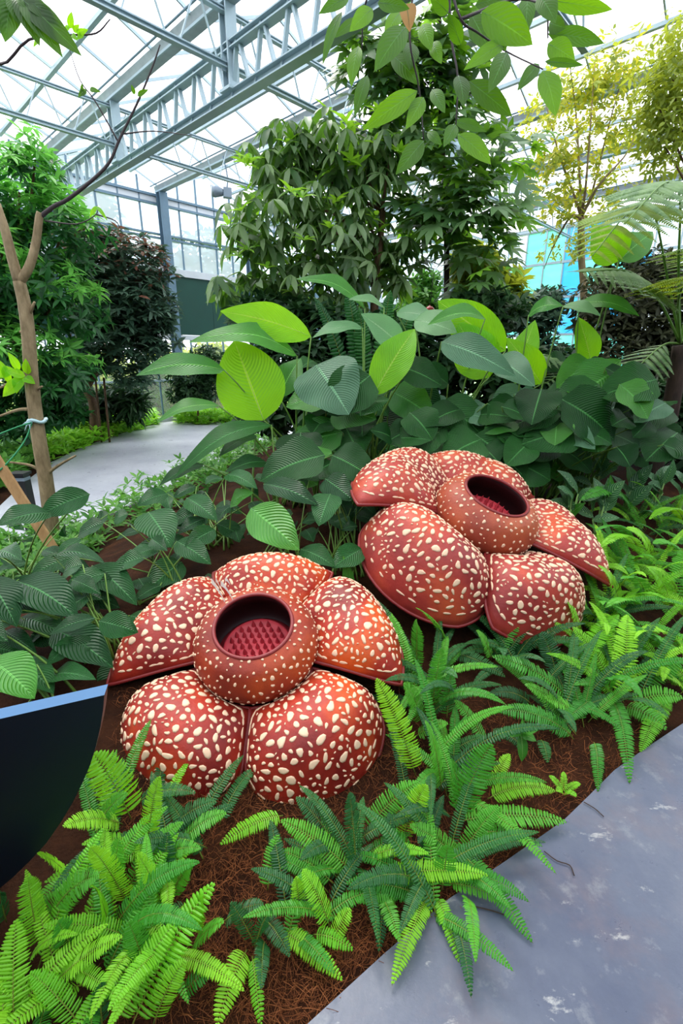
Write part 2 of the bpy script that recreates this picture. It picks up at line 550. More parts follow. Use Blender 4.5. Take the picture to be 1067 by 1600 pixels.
# lawn outside
V = [B(-30, 12.3, -.06), B(45, 12.3, -.06), B(45, 45, -.06), B(-30, 45, -.06), B(16.7, 12.3, -.06), B(45, -30, -.06), B(16.7, -30, -.06)]
o = link('outdoor_lawn', make_mesh('outdoor_lawn', V, [[0, 1, 2, 3], [4, 6, 5, 1]], M['lawn'], False)); tag(o, 'sunny grass outside the glasshouse windows', 'grass', kind='stuff')

# back wall with its glazing
wall = empty('wall_back', B(0, VW, 0)); wall['kind'] = 'structure'
win = empty('window_1', B(0, VW, 0)); win['kind'] = 'structure'
def gable(u):
    k = (u - GUT[0]) % 2.5
    return ZG + (ZR - ZG) * (1 - abs(k - 1.25) / 1.25)
U0, U1 = 1.55, 16.5
mull = [4.05 + .5 * k for k in range(-5, 25)] + [16.5]
# a doorless sill, rails and header beams (each its own bar)
for z, h, mat in ((.06, .12, 'white_trim'), (1.05, .05, 'steel'), (2.12, .12, 'white_trim'), (3.66, .16, 'white_trim'), (4.46, .04, 'steel_dark'), (4.38, .04, 'steel_dark'), (5.28, .05, 'steel_dark'), (5.10, .05, 'steel_dark')):
    V, Fs = boxbar(B(U0, VW - .03, z), B(U1, VW - .03, z), .08, h)
    part('rail', V, Fs, M[mat], wall, False)
V, Fs = boxbar(B(U0, VW - .01, 5.19), B(U1, VW - .01, 5.19), .03, .13); part('header_board', V, Fs, M['white_trim'], wall, False)
uu = U0
while uu < U1 - .1:
    u2 = min(uu + 1.25, U1)
    V, Fs = boxbar(B(uu + .004, VW, 2.89), B(u2 - .004, VW, 2.89), .04, 1.40); part('panel', V, Fs, M['green_panel'], wall, False)
    uu = u2
for a, b in zip(mull[:-1], mull[1:]):
    for z0, z1 in ((.1, 2.08), (3.72, gable(a))):
        V, Fs = boxbar(B(a, VW - .01, z0), B(a, VW - .01, z1), .03, .05, E2); part('mullion', V, Fs, M['steel_dark'], win, False)
    for z0, z1, g in ((.12, 1.03, 'glass_clear'), (1.07, 2.06, 'glass_clear'), (3.74, 4.36, 'glass'), (4.48, 5.08, 'glass')):
        V = [B(a + .015, VW, z0), B(b - .015, VW, z0), B(b - .015, VW, z1), B(a + .015, VW, z1)]
        part('pane', V, [[0, 1, 2, 3]], M[g], win, False)
    mid = (a + b) / 2
    V = [B(a + .015, VW, 5.3), B(b - .015, VW, 5.3), B(b - .015, VW, gable(b)), B(mid, VW, gable(mid)), B(a + .015, VW, gable(a))]
    part('pane', V, [[0, 1, 2, 3, 4]], M['glass'], win, False)

# right glass wall with coloured film
wallr = empty('wall_right', B(UW, 0, 0)); wallr['kind'] = 'structure'
winr = empty('window_2', B(UW, 0, 0)); winr['kind'] = 'structure'
vm = [-4.0 + .6 * k for k in range(28)]
rows = [(0.05, 1.15), (1.2, 2.3), (2.35, 3.4), (3.45, 4.4), (4.45, 5.38)]
teal = {(18, 2): 't', (18, 3): 't', (18, 4): 't', (17, 3): 't', (17, 4): 't', (16, 4): 'b', (15, 4): 'b', (19, 2): 't', (19, 3): 't', (15, 2): 't', (15, 3): 't', (15, 1): 't', (16, 2): 'b', (16, 3): 'b', (16, 1): 't', (17, 1): 't', (17, 2): 't', (14, 2): 'b', (14, 3): 't', (14, 1): 't', (13, 2): 'b', (13, 3): 'b', (12, 0): 'b', (12, 1): 'b', (11, 1): 'b', (11, 0): 't', (10, 1): 'b', (10, 0): 'b', (9, 0): 'b', (9, 1): 'b', (8, 1): 't', (13, 1): 't', (7, 0): 'b', (6, 1): 'b'}
for i, (a, b) in enumerate(zip(vm[:-1], vm[1:])):
    V, Fs = boxbar(B(UW, a, 0), B(UW, a, ZG), .04, .05, E1); part('mullion', V, Fs, M['steel'], winr, False)
    for j, (z0, z1) in enumerate(rows):
        g = {'t': 'glass_teal', 'b': 'glass_blue'}.get(teal.get((i, j)), 'glass')
        V = [B(UW, a + .015, z0), B(UW, b - .015, z0), B(UW, b - .015, z1), B(UW, a + .015, z1)]
        part('pane', V, [[0, 1, 2, 3]], M[g], winr, False)
for z in (.03, 1.17, 2.32, 3.42, 4.42, 5.4):
    V, Fs = boxbar(B(UW - .02, -4, z), B(UW - .02, 12.2, z), .06, .07); part('rail', V, Fs, M['steel'], wallr, False)

# roof skin: sheets and glazing bars between the gutters
ceil = empty('ceiling', B(0, 0, ZG)); ceil['kind'] = 'structure'
vb = [-5.2] + TIES + [VW]
for g0, g1 in zip(GUT[:-1], GUT[1:]):
    gm = (g0 + g1) / 2
    for (ua, za, ub, zb) in ((g0 + .06, ZG + .05, gm, ZR), (gm, ZR, g1 - .06, ZG + .05)):
        for va, vc in zip(vb[:-1], vb[1:]):
            part('roof_sheet', [B(ua, va, za + .03), B(ub, va, zb + .03), B(ub, vc, zb + .03), B(ua, vc, za + .03)], [[0, 1, 2, 3]], M['film'], ceil, False)
        if g0 < -1 or g0 > 12: continue
        for k in range(13):
            v = .3 + .98 * k
            V, Fs = boxbar(B(ua, v, za), B(ub, v, zb), .022, .04); part('glazing_bar', V, Fs, M['steel'], ceil, False)
    V, Fs = boxbar(B(gm, -5.2, ZR - .01), B(gm, VW, ZR - .01), .05, .06); part('ridge_bar', V, Fs, M['steel'], ceil, False)
    if g1 <= 14.1:
        V, Fs = boxbar(B(g1 - .64, -5.2, 5.66), B(g1 - .64, VW, 5.66), .06, .05); part('purlin', V, Fs, M['steel'], ceil, False)
        V, Fs = tube([B(g1 - .18, -5.2, 5.45), B(g1 - .18, VW, 5.45)], .014, 6); part('purlin', V, Fs, M['steel_dark'], ceil)

# two added walls out of view, boarded low to block sky light
for nm, p0, p1 in (('wall_front_added', B(-7, -5.2, 0), B(16.5, -5.2, 0)), ('wall_left_added', B(-7, -5.2, 0), B(-7, 12.2, 0))):
    w = empty(nm, p0); w['kind'] = 'structure'
    for z, h, m_, t in ((1.85, 3.7, 'green_panel', .05), (3.76, .1, 'white_trim', .08), (5.3, .1, 'steel', .08)):
        V, Fs = boxbar(p0 + UP * z, p1 + UP * z, t, h); part('panel' if h > 1 else 'rail', V, Fs, M[m_], w, False)
    n = int((p1 - p0).length / 2.5); d = (p1 - p0) / n
    for i in range(n):
        q, r_ = p0 + d * i, p0 + d * (i + 1)
        part('pane', [q + UP * 3.82, r_ + UP * 3.82, r_ + UP * 5.25, q + UP * 5.25], [[0, 1, 2, 3]], M['glass'], w, False)
        V, Fs = boxbar(q + UP * 3.8, q + UP * 5.3, .06, .06, E2); part('mullion', V, Fs, M['steel_dark'], w, False)

# gutters, girders, ties, columns: steelwork one could unbolt piece by piece
ords = {4.05: 'the lattice girder, second row', 1.55: 'the left edge of the picture', 6.55: 'the end post of the glass wall'}
gut_lab = ['roof gutter behind the camera, first from the left', 'roof gutter overhead at far left', 'roof gutter crossing the upper left corner', 'rust-streaked roof gutter directly above the lattice girder', 'roof gutter ending on the post of the back glass wall', 'roof gutter carried by the vine-covered column', 'roof gutter behind the yellow tree', 'roof gutter near the right glass wall', 'roof gutter on top of the right glass wall']
for k, g in enumerate(GUT):
    r = empty('roof_gutter', B(g, 0, ZG - .06)); tag(r, gut_lab[k], 'gutter', 'roof gutters')
    prof = [(-.10, .06), (-.06, -.06), (.06, -.06), (.10, .06), (.08, .06), (.05, -.04), (-.05, -.04), (-.08, .06)]
    V, Fs = extrude(prof, B(g, -5.2, ZG), B(g, VW, ZG)); part('channel', V, Fs, M['rust'], r, False)
    V, Fs = boxbar(B(g - .07, -5.2, ZG - .045), B(g - .07, VW, ZG - .045), .02, .03); part('drip_rail', V, Fs, M['steel'], r, False)

def warren(name, p0, p1, depth, panel, cw, ch, bar, label, cat, group, mat='steel'):
    r = empty(name, p0); tag(r, label, cat, group)
    up = Vector((0, 0, depth))
    V, Fs = ibeam(p0, p1, cw, ch); part('lower_chord', V, Fs, M[mat], r, False)
    V, Fs = ibeam(p0 + up, p1 + up, cw * .9, ch * .8); part('upper_chord', V, Fs, M[mat], r, False)
    L = (p1 - p0).length; n = int(L / panel); d = (p1 - p0) / n
    for i in range(n):
        a = p0 + d * i; b = p0 + d * (i + 1); m = (a + b) / 2 + up
        for q, t in ((a + d * .12, m - d * .06), (m + d * .06, b - d * .12)):
            V, Fs = boxbar(q + Vector((0, 0, ch * .4)), t - Vector((0, 0, ch * .3)), bar, bar * .6); part('web_bar', V, Fs, M[mat], r, False)
    return r
warren('lattice_girder', B(4.05, -2.0, 4.50), B(4.05, 11.9, 4.50), .46, .44, .13, .10, .05, 'deep steel lattice girder slanting across the upper left', 'girder', 'lattice girders')
warren('lattice_girder', B(9.05, 5.8, 4.50), B(9.05, 11.9, 4.50), .46, .88, .13, .10, .05, 'steel lattice girder above the vine-covered column', 'girder', 'lattice girders')
tl = {2.5: 'slim roof tie truss running out past the top left corner', 5.58: 'slim roof tie truss meeting the nearer short girder post', 8.66: 'slim roof tie truss meeting the farther short girder post'}
for v in TIES[2:]:
    warren('tie_truss', B(-1.0, v, 4.78), B(6.5 if v < 3 else 16.4, v, 4.78), .50, .62, .07, .06, .022, tl[v], 'truss', 'roof tie trusses')
for v in TIES[2:]:
    for u in (4.05, 9.05):
        if u > 9 and v < 6: continue
        r = empty('girder_post', B(u, v, 4.55)); nm = {2.5: 'beyond the top edge', 5.58: 'nearer the camera', 8.66: 'farther from the camera'}[v]
        tag(r, f'short steel post standing on the {"upper left" if u < 5 else "vine-side"} girder, {nm}', 'post', 'short girder posts')
        V, Fs = ibeam(B(u, v, 4.55), B(u, v, 5.36), .14, .14, .02, E2); part('stem', V, Fs, M['steel'], r, False)
        V, Fs = boxbar(B(u, v, 4.54), B(u, v, 4.57), .2, .2, E2); part('foot_plate', V, Fs, M['steel'], r, False)
        for s in (-1, 1):
            V, Fs = boxbar(B(u + s * .09, v, 4.72), B(u + s * .09, v, 4.86), .06, .012, E2); part('gusset', V, Fs, M['steel'], r, False)
cl = {4.05: 'steel wall column hidden low behind the left trees', 6.55: 'steel wall column above the dark red-topped tree', 9.05: 'steel wall column behind the drooping-leaf tree', 11.55: 'steel wall column behind the broad-leaf clump', 14.05: 'steel wall column near the far corner'}
for u in cl:
    r = empty('steel_column', B(u, VW - .14, 0)); tag(r, cl[u], 'column', 'steel columns')
    V, Fs = ibeam(B(u, VW - .16, 0), B(u, VW - .16, 5.34), .2, .18, .02, E2); part('shaft', V, Fs, M['steel_dark'], r, False)
    V, Fs = boxbar(B(u, VW - .16, -.03), B(u, VW - .16, .02), .28, .26, E2); part('foot_plate', V, Fs, M['steel'], r, False)
r = empty('steel_column', B(9.05, 5.58, 0)); tag(r, 'free-standing grey steel column with dark downpipe behind the climbing vine', 'column', 'steel columns')
V, Fs = boxbar(B(9.05, 5.58, -.1), B(9.05, 5.58, 5.34), .22, .2, E2); part('shaft', V, Fs, M['steel'], r, False)
dp = B(9.05, 5.58, 0) + Vector((.13, -.1, 0))
V, Fs = tube([dp, dp + Vector((0, 0, 5.3))], .055, 10); part('downpipe', V, Fs, M['black'], r)
for z in (1.2, 2.6, 4.0):
    V, Fs = boxbar(dp + Vector((-.02, 0, z)), dp + Vector((-.02, 0, z + .04)), .16, .14, E2); part('pipe_clamp', V, Fs, M['steel'], r, False)

# floodlight on the tie truss
lp = aty(344, 300, 11.0)
r = empty('floodlight', lp); tag(r, 'small grey floodlight hanging below the far roof tie', 'lamp')
a = Vector((.95, .3, -.05)).normalized()
V, Fs = [], []
tube([lp - a * .16, lp - a * .10, lp + a * .04, lp + a * .06], [.10, .11, .07, .05], 14, V, Fs); part('housing', V, Fs, M['lamp_grey'], r)
V, Fs = tube([lp - a * .163, lp - a * .17], [.095, .085], 14); part('lens', V, Fs, M['white_trim'], r)
V, Fs = boxbar(lp + a * .06, lp + a * .22, .14, .17); part('driver_box', V, Fs, M['lamp_grey'], r, False)
V, Fs = tube(smooth_path([lp + a * .14 + UP * .08, lp + a * .16 + UP * .3, lp + a * .1 + UP * .62]), .014, 6); part('bracket', V, Fs, M['steel_dark'], r)
# ------------------------------------------------------------------ giant flower sculptures
S2 = 2 * math.sqrt(2)
def disc2sq(x, y):
    a = x * x - y * y
    u = .5 * math.sqrt(max(0, 2 + a + S2 * x)) - .5 * math.sqrt(max(0, 2 + a - S2 * x))
    v = .5 * math.sqrt(max(0, 2 - a + S2 * y)) - .5 * math.sqrt(max(0, 2 - a - S2 * y))
    return u, v

def spot_geo(surf, s, t, a, b, ang, h, rr, n=10, sgn=1):
    """a raised blob of half-axes a, b (metres) on surf(s, t)"""
    e = .004
    P = surf(s, t); Ps = (surf(s + e, t) - surf(s - e, t)) / (2 * e); Pt = (surf(s, t + e) - surf(s, t - e)) / (2 * e)
    nr = Ps.cross(Pt) * sgn
    if nr.length < 1e-9: return None
    nr.normalize()
    e1 = Ps.normalized(); e2 = nr.cross(e1)
    m11, m12 = Ps.dot(e1), Pt.dot(e1)
    m21, m22 = Ps.dot(e2), Pt.dot(e2)
    det = m11 * m22 - m12 * m21
    if abs(det) < 1e-9: return None
    ph1, ph2 = rr.uniform(0, 6.28), rr.uniform(0, 6.28)
    k1, k2 = rr.uniform(.05, .22), rr.uniform(.03, .17)
    V = []
    for f, hh in ((1.0, -.001), (.93, h * .75), (.55, h)):
        for i in range(n):
            th = 2 * math.pi * i / n
            w = f * (1 + k1 * math.sin(2 * th + ph1) + k2 * math.sin(3 * th + ph2))
            x, y = a * w * math.cos(th), b * w * math.sin(th)
            dx = x * math.cos(ang) - y * math.sin(ang); dy = x * math.sin(ang) + y * math.cos(ang)
            ds = (m22 * dx - m12 * dy) / det; dt = (-m21 * dx + m11 * dy) / det
            V.append(surf(s + ds, t + dt) + nr * hh)
    V.append(P + nr * h * 1.05)
    Fs = []
    for r_ in range(2):
        for i in range(n):
            j = (i + 1) % n
            Fs.append([r_ * n + i, r_ * n + j, (r_ + 1) * n + j, (r_ + 1) * n + i])
    for i in range(n): Fs.append([2 * n + i, 2 * n + (i + 1) % n, 3 * n])
    return V, Fs, nr

def flower(name, C, R, tilt, roll, yaw, petals, label, mats, seed, dz=.10):
    rr = random.Random(seed)
    root = empty(name, C); tag(root, label, 'sculpture', 'giant flower sculptures')
    rot = Matrix.Rotation(tilt, 3, 'X') @ Matrix.Rotation(roll, 3, 'Y')
    T = lambda p: C + rot @ (p * R)
    # stub that stands on the soil
    V, Fs = [], []
    gz_ = ground(C.x, C.y)
    tube([Vector((C.x, C.y, gz_ - .12)), Vector((C.x, C.y, gz_ + .02)), C - UP * .02 * R], [.30 * R, .26 * R, .30 * R], 16, V, Fs)
    part('base', V, Fs, M['inner'], root)
    for pi, pr in enumerate(petals):
        fc, dphi, rin, rout, H, sq, lm, lp_, drop, skew = pr
        fc = math.radians(fc) + yaw; dphi = math.radians(dphi)
        def loc(x, y, fc=fc, dphi=dphi, rin=rin, rout=rout, H=H, sq=sq, lm=lm, lp_=lp_, drop=drop, skew=skew):
            r = math.hypot(x, y)
            if r > 1.0: x, y, r = x / r, y / r, 1.0
            u, v = disc2sq(x, y)
            w_ = sstep(-.5, .6, y); sq_ = sq[0] * (1 - w_) + sq[1] * w_
            X = x * (1 - sq_) + u * sq_; Y = y * (1 - sq_) + v * sq_
            y01 = (Y + 1) / 2
            rho = rin + (rout - rin) * y01
            phi = fc + X * dphi * (1 - skew * y01 * y01)
            h = H * max(0.0, 1 - r ** 2.5) ** .60 * (.62 + .38 * sstep(0, .75, y01))
            zr = (lp_ * max(0, X) + lm * max(0, -X)) * (.4 + .6 * y01) - drop * y01 ** 1.6 + .02
            return Vector((rho * math.cos(phi), rho * math.sin(phi), h + zr))
        surf = lambda x, y, loc=loc: T(loc(x, y))
        rings = [0, .12, .24, .36, .48, .58, .67, .75, .82, .88, .925, .96, .985, 1.0]
        seg = 56
        V = [surf(0, 0)]; Fs = []
        for r_ in rings[1:]:
            for k in range(seg):
                th = 2 * math.pi * k / seg
                V.append(surf(r_ * math.cos(th), r_ * math.sin(th)))
        for k in range(seg): Fs.append([0, 1 + k, 1 + (k + 1) % seg])
        for i in range(len(rings) - 2):
            for k in range(seg):
                k2 = (k + 1) % seg
                Fs.append([1 + i * seg + k, 1 + (i + 1) * seg + k, 1 + (i + 1) * seg + k2, 1 + i * seg + k2])
        # closed underside
        b = len(V); e = 1 + (len(rings) - 2) * seg
        nrm = rot @ UP
        for k in range(seg):
            th = 2 * math.pi * k / seg
            V.append(surf(.96 * math.cos(th), .96 * math.sin(th)) * .15 + surf(math.cos(th), math.sin(th)) * .85 - nrm * .02 * R)
        for k in range(seg):
            k2 = (k + 1) % seg
            Fs.append([e + k, b + k, b + k2, e + k2])
        Fs.append([b + k for k in range(seg)][::-1])
        pet = part('petal', V, Fs, M[mats[0]], root)
        rimp = [surf(math.cos(2 * math.pi * k / 64), math.sin(2 * math.pi * k / 64)) for k in range(65)]
        V, Fs = tube(rimp, .013 * R, 6, cap=False); part('rim', V, Fs, M['rim'], pet)
        # spots: dashes along the rim, then blobs filling the field
        placed = []
        spots = []
        def try_spot(x, y, a, b_, ang, gap):
            P = surf(x, y)
            rad = math.sqrt(a * b_)
            for (Q, q) in placed:
                if (P - Q).length < rad + q + gap: return
            g = spot_geo(surf, x, y, a, b_, ang, .0045 * R, rr, 10, -1)
            if g is None: return
            placed.append((P, rad)); spots.append((a * b_, g[0], g[1]))
        for k in range(34):
            th = 2 * math.pi * (k + rr.uniform(-.25, .25)) / 34
            rad = .962
            x, y = rad * math.cos(th), rad * math.sin(th)
            P1 = surf(x, y); e = .02
            tg = surf(rad * math.cos(th + e), rad * math.sin(th + e)) - P1
            Ps = (surf(x + .004, y) - surf(x - .004, y)); Pt = surf(x, y + .004) - surf(x, y - .004)
            nr = -Ps.cross(Pt).normalized(); e1 = Ps.normalized(); e2 = nr.cross(e1)
            ang = math.atan2(tg.dot(e2), tg.dot(e1))
            try_spot(x, y, rr.uniform(.020, .036) * R, rr.uniform(.0065, .009) * R, ang, .004 * R)
        for size, tries in ((.031, 170), (.024, 600), (.017, 800), (.009, 500)):
            for _ in range(tries):
                th = rr.uniform(0, 6.283); rad = rr.uniform(0, 1) ** .5 * .935
                x, y = rad * math.cos(th), rad * math.sin(th)
                a = size * rr.uniform(.8, 1.25) * R * (.9 if rad < .8 else .8); b_ = a * rr.uniform(.42, .8)
                try_spot(x, y, a, b_, rr.uniform(0, 3.14), .0122 * R)
        spots.sort(key=lambda s: -s[0])
        for (_, v_, f_) in spots[:54]: part('spot', v_, f_, M['cream'], pet)
        V, Fs = [], []
        for (_, v_, f_) in spots[54:]:
            b = len(V); V += v_; Fs += [[q + b for q in ff] for ff in f_]
        if V: part('small_spots', V, Fs, M['cream'], pet, kind='stuff')
    # the bowl
    outer = [(.29, -.04), (.34, .0), (.39, .06), (.412, .13), (.41, .19), (.385, .255), (.34, .31), (.29, .338), (.262, .347)]
    inner = [(.262, .347), (.246, .345), (.24, .332), (.255, .29), (.295, .22), (.315, .15), (.305, .07), (.28, .05)]
    def prof(t):
        t = min(max(t, 0), 1) * (len(outer) - 1); i = min(int(t), len(outer) - 2); q = t - i
        p0 = outer[max(i - 1, 0)]; p1 = outer[i]; p2 = outer[i + 1]; p3 = outer[min(i + 2, len(outer) - 1)]
        cr = lambda a, b, c, d: .5 * (2 * b + (c - a) * q + (2 * a - 5 * b + 4 * c - d) * q * q + (3 * b - a - 3 * c + d) * q ** 3)
        return cr(p0[0], p1[0], p2[0], p3[0]), cr(p0[1], p1[1], p2[1], p3[1])
    pf = [prof(i / 26) for i in range(27)]
    V, Fs = lathe(pf, 64); bowl = part('bowl', [T(v) for v in V], Fs, M[mats[1]], root)
    V, Fs = lathe(inner, 56); part('inner_wall', [T(v) for v in V], Fs, M['inner'], root)
    rimc = [T(Vector((.252 * math.cos(a), .252 * math.sin(a), .347))) for a in [2 * math.pi * k / 64 for k in range(65)]]
    V, Fs = tube(rimc, .013 * R, 8, cap=False); part('rim', V, Fs, M['rim'], bowl)
    bs = lambda s, t: T(Vector((prof(t)[0] * math.cos(s), prof(t)[0] * math.sin(s), prof(t)[1])))
    placed = []; spots = []
    for size, tries in ((.0135, 160), (.010, 500), (.0065, 500)):
        for _ in range(tries):
            s, t = rr.uniform(0, 6.283), rr.uniform(.16, .955)
            a = size * R * rr.uniform(.8, 1.2); b_ = a * rr.uniform(.6, .95); P = bs(s, t); rad = math.sqrt(a * b_)
            if any((P - Q).length < rad + q + max(.011, .02 - .012 * 0) * R for Q, q in placed): continue
            g = spot_geo(bs, s, t, a, b_, rr.uniform(0, 3.14), .005 * R, rr, 8)
            if g is None: continue
            placed.append((P, rad)); spots.append((a * b_, g[0], g[1]))
    spots.sort(key=lambda s: -s[0])
    for (_, v_, f_) in spots[:30]: part('spot', v_, f_, M['cream'], bowl)
    V, Fs = [], []
    for (_, v_, f_) in spots[30:]:
        b = len(V); V += v_; Fs += [[q + b for q in ff] for ff in f_]
    part('small_spots', V, Fs, M['cream'], bowl, kind='stuff')
    # disc with spikes
    V, Fs = lathe([(.31, .0), (.305, .03), (.25, dz - .04), (.236, dz), (.222, dz + .008), (.205, dz - .006), (0.0001, dz - .006)], 48)
    disc = part('disc', [T(v) for v in V], Fs, M['disc'], root)
    cone = make_mesh('spike', *(lambda vf: (vf[0], vf[1]))(lathe([(.017 * R, 0), (.013 * R, .018 * R), (.006 * R, .042 * R), (.0006 * R, .058 * R)], 8)), M['spike'])
    step = .052
    k = 0
    for i in range(-5, 6):
        for j in range(-5, 6):
            x = (i + .5 * (j % 2)) * step; y = j * step * .87
            if math.hypot(x, y) > .19: continue
            o = link('spike', cone, disc)
            o.location = rot @ (Vector((x, y, dz - .008)) * R)
            o.rotation_euler = rot.to_euler()
    return root, T, rot

#        angle half  rin  rout  H    sq  lift- lift+ drop skew
pet1 = [(90, 35, .38, .97, .25, (.9, .80), .03, .03, .10, .05),
        (159, 36, .37, 1.00, .29, (.9, .88), .02, .14, .14, .0),
        (233, 37, .39, 1.03, .33, (.95, .15), .00, .00, .22, .10),
        (307, 37, .39, 1.03, .33, (.95, .15), .00, .00, .22, .10),
        (21, 36, .37, 1.00, .29, (.9, .88), .14, .02, .14, .0)]
C1 = aty(405, 1024, 1.90)
fl1, T1, rot1 = flower('giant_flower', C1, .67, math.radians(22), 0, 0, pet1, 'nearer giant red flower sculpture with white spots, upright beside the navy board', ('petal', 'bowl'), 3)
pet2 = [(86, 37, .37, 1.0, .28, (.9, .88), .08, .08, .08, 0),
        (157, 40, .37, 1.08, .31, (.95, .97), .02, .22, .10, -.08),
        (230, 42, .39, 1.06, .38, (.95, .15), .02, .00, .22, .06),
        (304, 37, .39, 1.02, .33, (.95, .55), .14, .00, .22, 0),
        (14, 37, .37, 1.04, .28, (.95, .97), .22, .02, .12, 0)]
C2 = aty(746, 826, 2.9)
fl2, T2, rot2 = flower('giant_flower', C2, .80, math.radians(20), math.radians(15), math.radians(-8), pet2, 'farther giant red flower sculpture with white spots, leaning right below the broad leaves', ('petal_b', 'bowl_b'), 5, .16)

# torn scrap caught between two petals of the nearer flower
b = aty(352, 914, 1.90)
V, Fs = [], []
for k in range(4):
    d = Vector((rng.uniform(-.03, .02), rng.uniform(-.02, .02), rng.uniform(-.06, .02)))
    p0 = b + Vector((-.06 + .02 * k, 0, .02 - .006 * k)); pts = bez(p0, p0 + d + Vector((.02, 0, .03)), p0 + d * 1.4 + Vector((.05, 0, -.03)), 5)
    i0 = len(V)
    for q, p in enumerate(pts):
        w = .012 * (1 - q / 7.0)
        V += [p + Vector((0, .3 * w, w)), p + Vector((0, -.3 * w, -w))]
    for q in range(5): Fs.append([i0 + 2 * q, i0 + 2 * q + 1, i0 + 2 * q + 3, i0 + 2 * q + 2])
o = solo('torn_scrap', V, Fs, M['scrap'], b); tag(o, 'whitish torn fibre scrap caught between petals of the nearer flower', 'debris')
# ------------------------------------------------------------------ leaves placed one by one
CAMP = Vector((0, 0, EYE))
def ovate(t, k=.75, sharp=1.0):
    return math.sin(math.pi * min(1, max(0, t)) ** k) ** sharp

def leaf_geo(base, tip, width, nrm, arch=.12, fold=.18, wave=.05, k=.75, sharp=.85, na=14, nc=6, curl=0.0, seed=0):
    """a blade as a curved grid: returns verts, faces, uv, midline, normal"""
    a = tip - base; L = a.length; a = a / L
    s = a.cross(nrm)
    if s.length < 1e-5: s = a.cross(UP)
    s.normalize(); n = s.cross(a).normalized()
    V, UV, mid = [], [], []
    ph = seed * 1.7
    for i in range(na + 1):
        t = i / na
        c = base + a * (L * t) + n * (arch * L * (math.sin(math.pi * t) - curl * t * t))
        mid.append(c)
        w = width / 2 * ovate(t, k, sharp)
        if i in (0, na): w = width * .004
        for j in range(-nc // 2, nc // 2 + 1):
            q = j / (nc / 2)
            z = fold * abs(q) ** 1.3 * w + wave * width * math.sin(t * 11 + ph + (2 if q > 0 else 0)) * abs(q) ** 2 * math.sin(math.pi * t)
            V.append(c + s * (q * w) + n * z)
            UV.append((q, t))
    m = nc + 1
    Fs = []
    for i in range(na):
        for j in range(nc):
            Fs.append([i * m + j, i * m + j + 1, (i + 1) * m + j + 1, (i + 1) * m + j])
    return V, Fs, UV, mid, n

def blade(parent, base, tip, width, nrm, mat, rib='rib', rr=.0022, **kw):
    V, Fs, UV, mid, n = leaf_geo(base, tip, width, nrm, **kw)
    lf = part('leaf', V, Fs, M[mat], parent, True, UV)
    r0 = max(rr * .7, width * .0065)
    pts = [p + n * (r0 * .2) for p in mid[:-1]]
    v2, f2 = tube(pts, [r0 * (1 - .8 * i / len(pts)) for i in range(len(pts))], 5)
    part('midrib', v2, f2, M[rib], lf)
    return lf

def leaf_px(parent, bx, by, tx, ty, w, Yb, Yt, face, mat, **kw):
    """blade seen from base pixel to tip pixel, w pixels wide as seen, leaned back by face degrees"""
    b, t = aty(bx, by, Yb), aty(tx, ty, Yt)
    m = (b + t) / 2
    view = (CAMP - m).normalized()
    a = (t - b).normalized()
    v = (view - a * view.dot(a)).normalized()
    q = a.cross(v)
    if q.z < 0: q = -q
    fr = math.radians(face)
    nrm = v * math.cos(fr) + q * math.sin(fr)
    width = w * pxm(m) / max(.3, math.cos(fr))
    blade(parent, b, t, width, nrm, mat, **kw)
    return b

def stalk(parent, top, foot, r=.007, bend=.3, mat='stem'):
    c = foot * (1 - .45) + top * .45
    c = Vector((foot.x * (1 - bend) + top.x * bend, foot.y * (1 - bend) + top.y * bend, foot.z + (top.z - foot.z) * .62))
    pts = bez(foot, c, top, 9)
    V, Fs = tube(pts, [r * (1.5 - .9 * i / 9) for i in range(10)], 6)
    part('stalk', V, Fs, M[mat], parent)

def foot(x, y):
    return Vector((x, y, ground(x, y)))

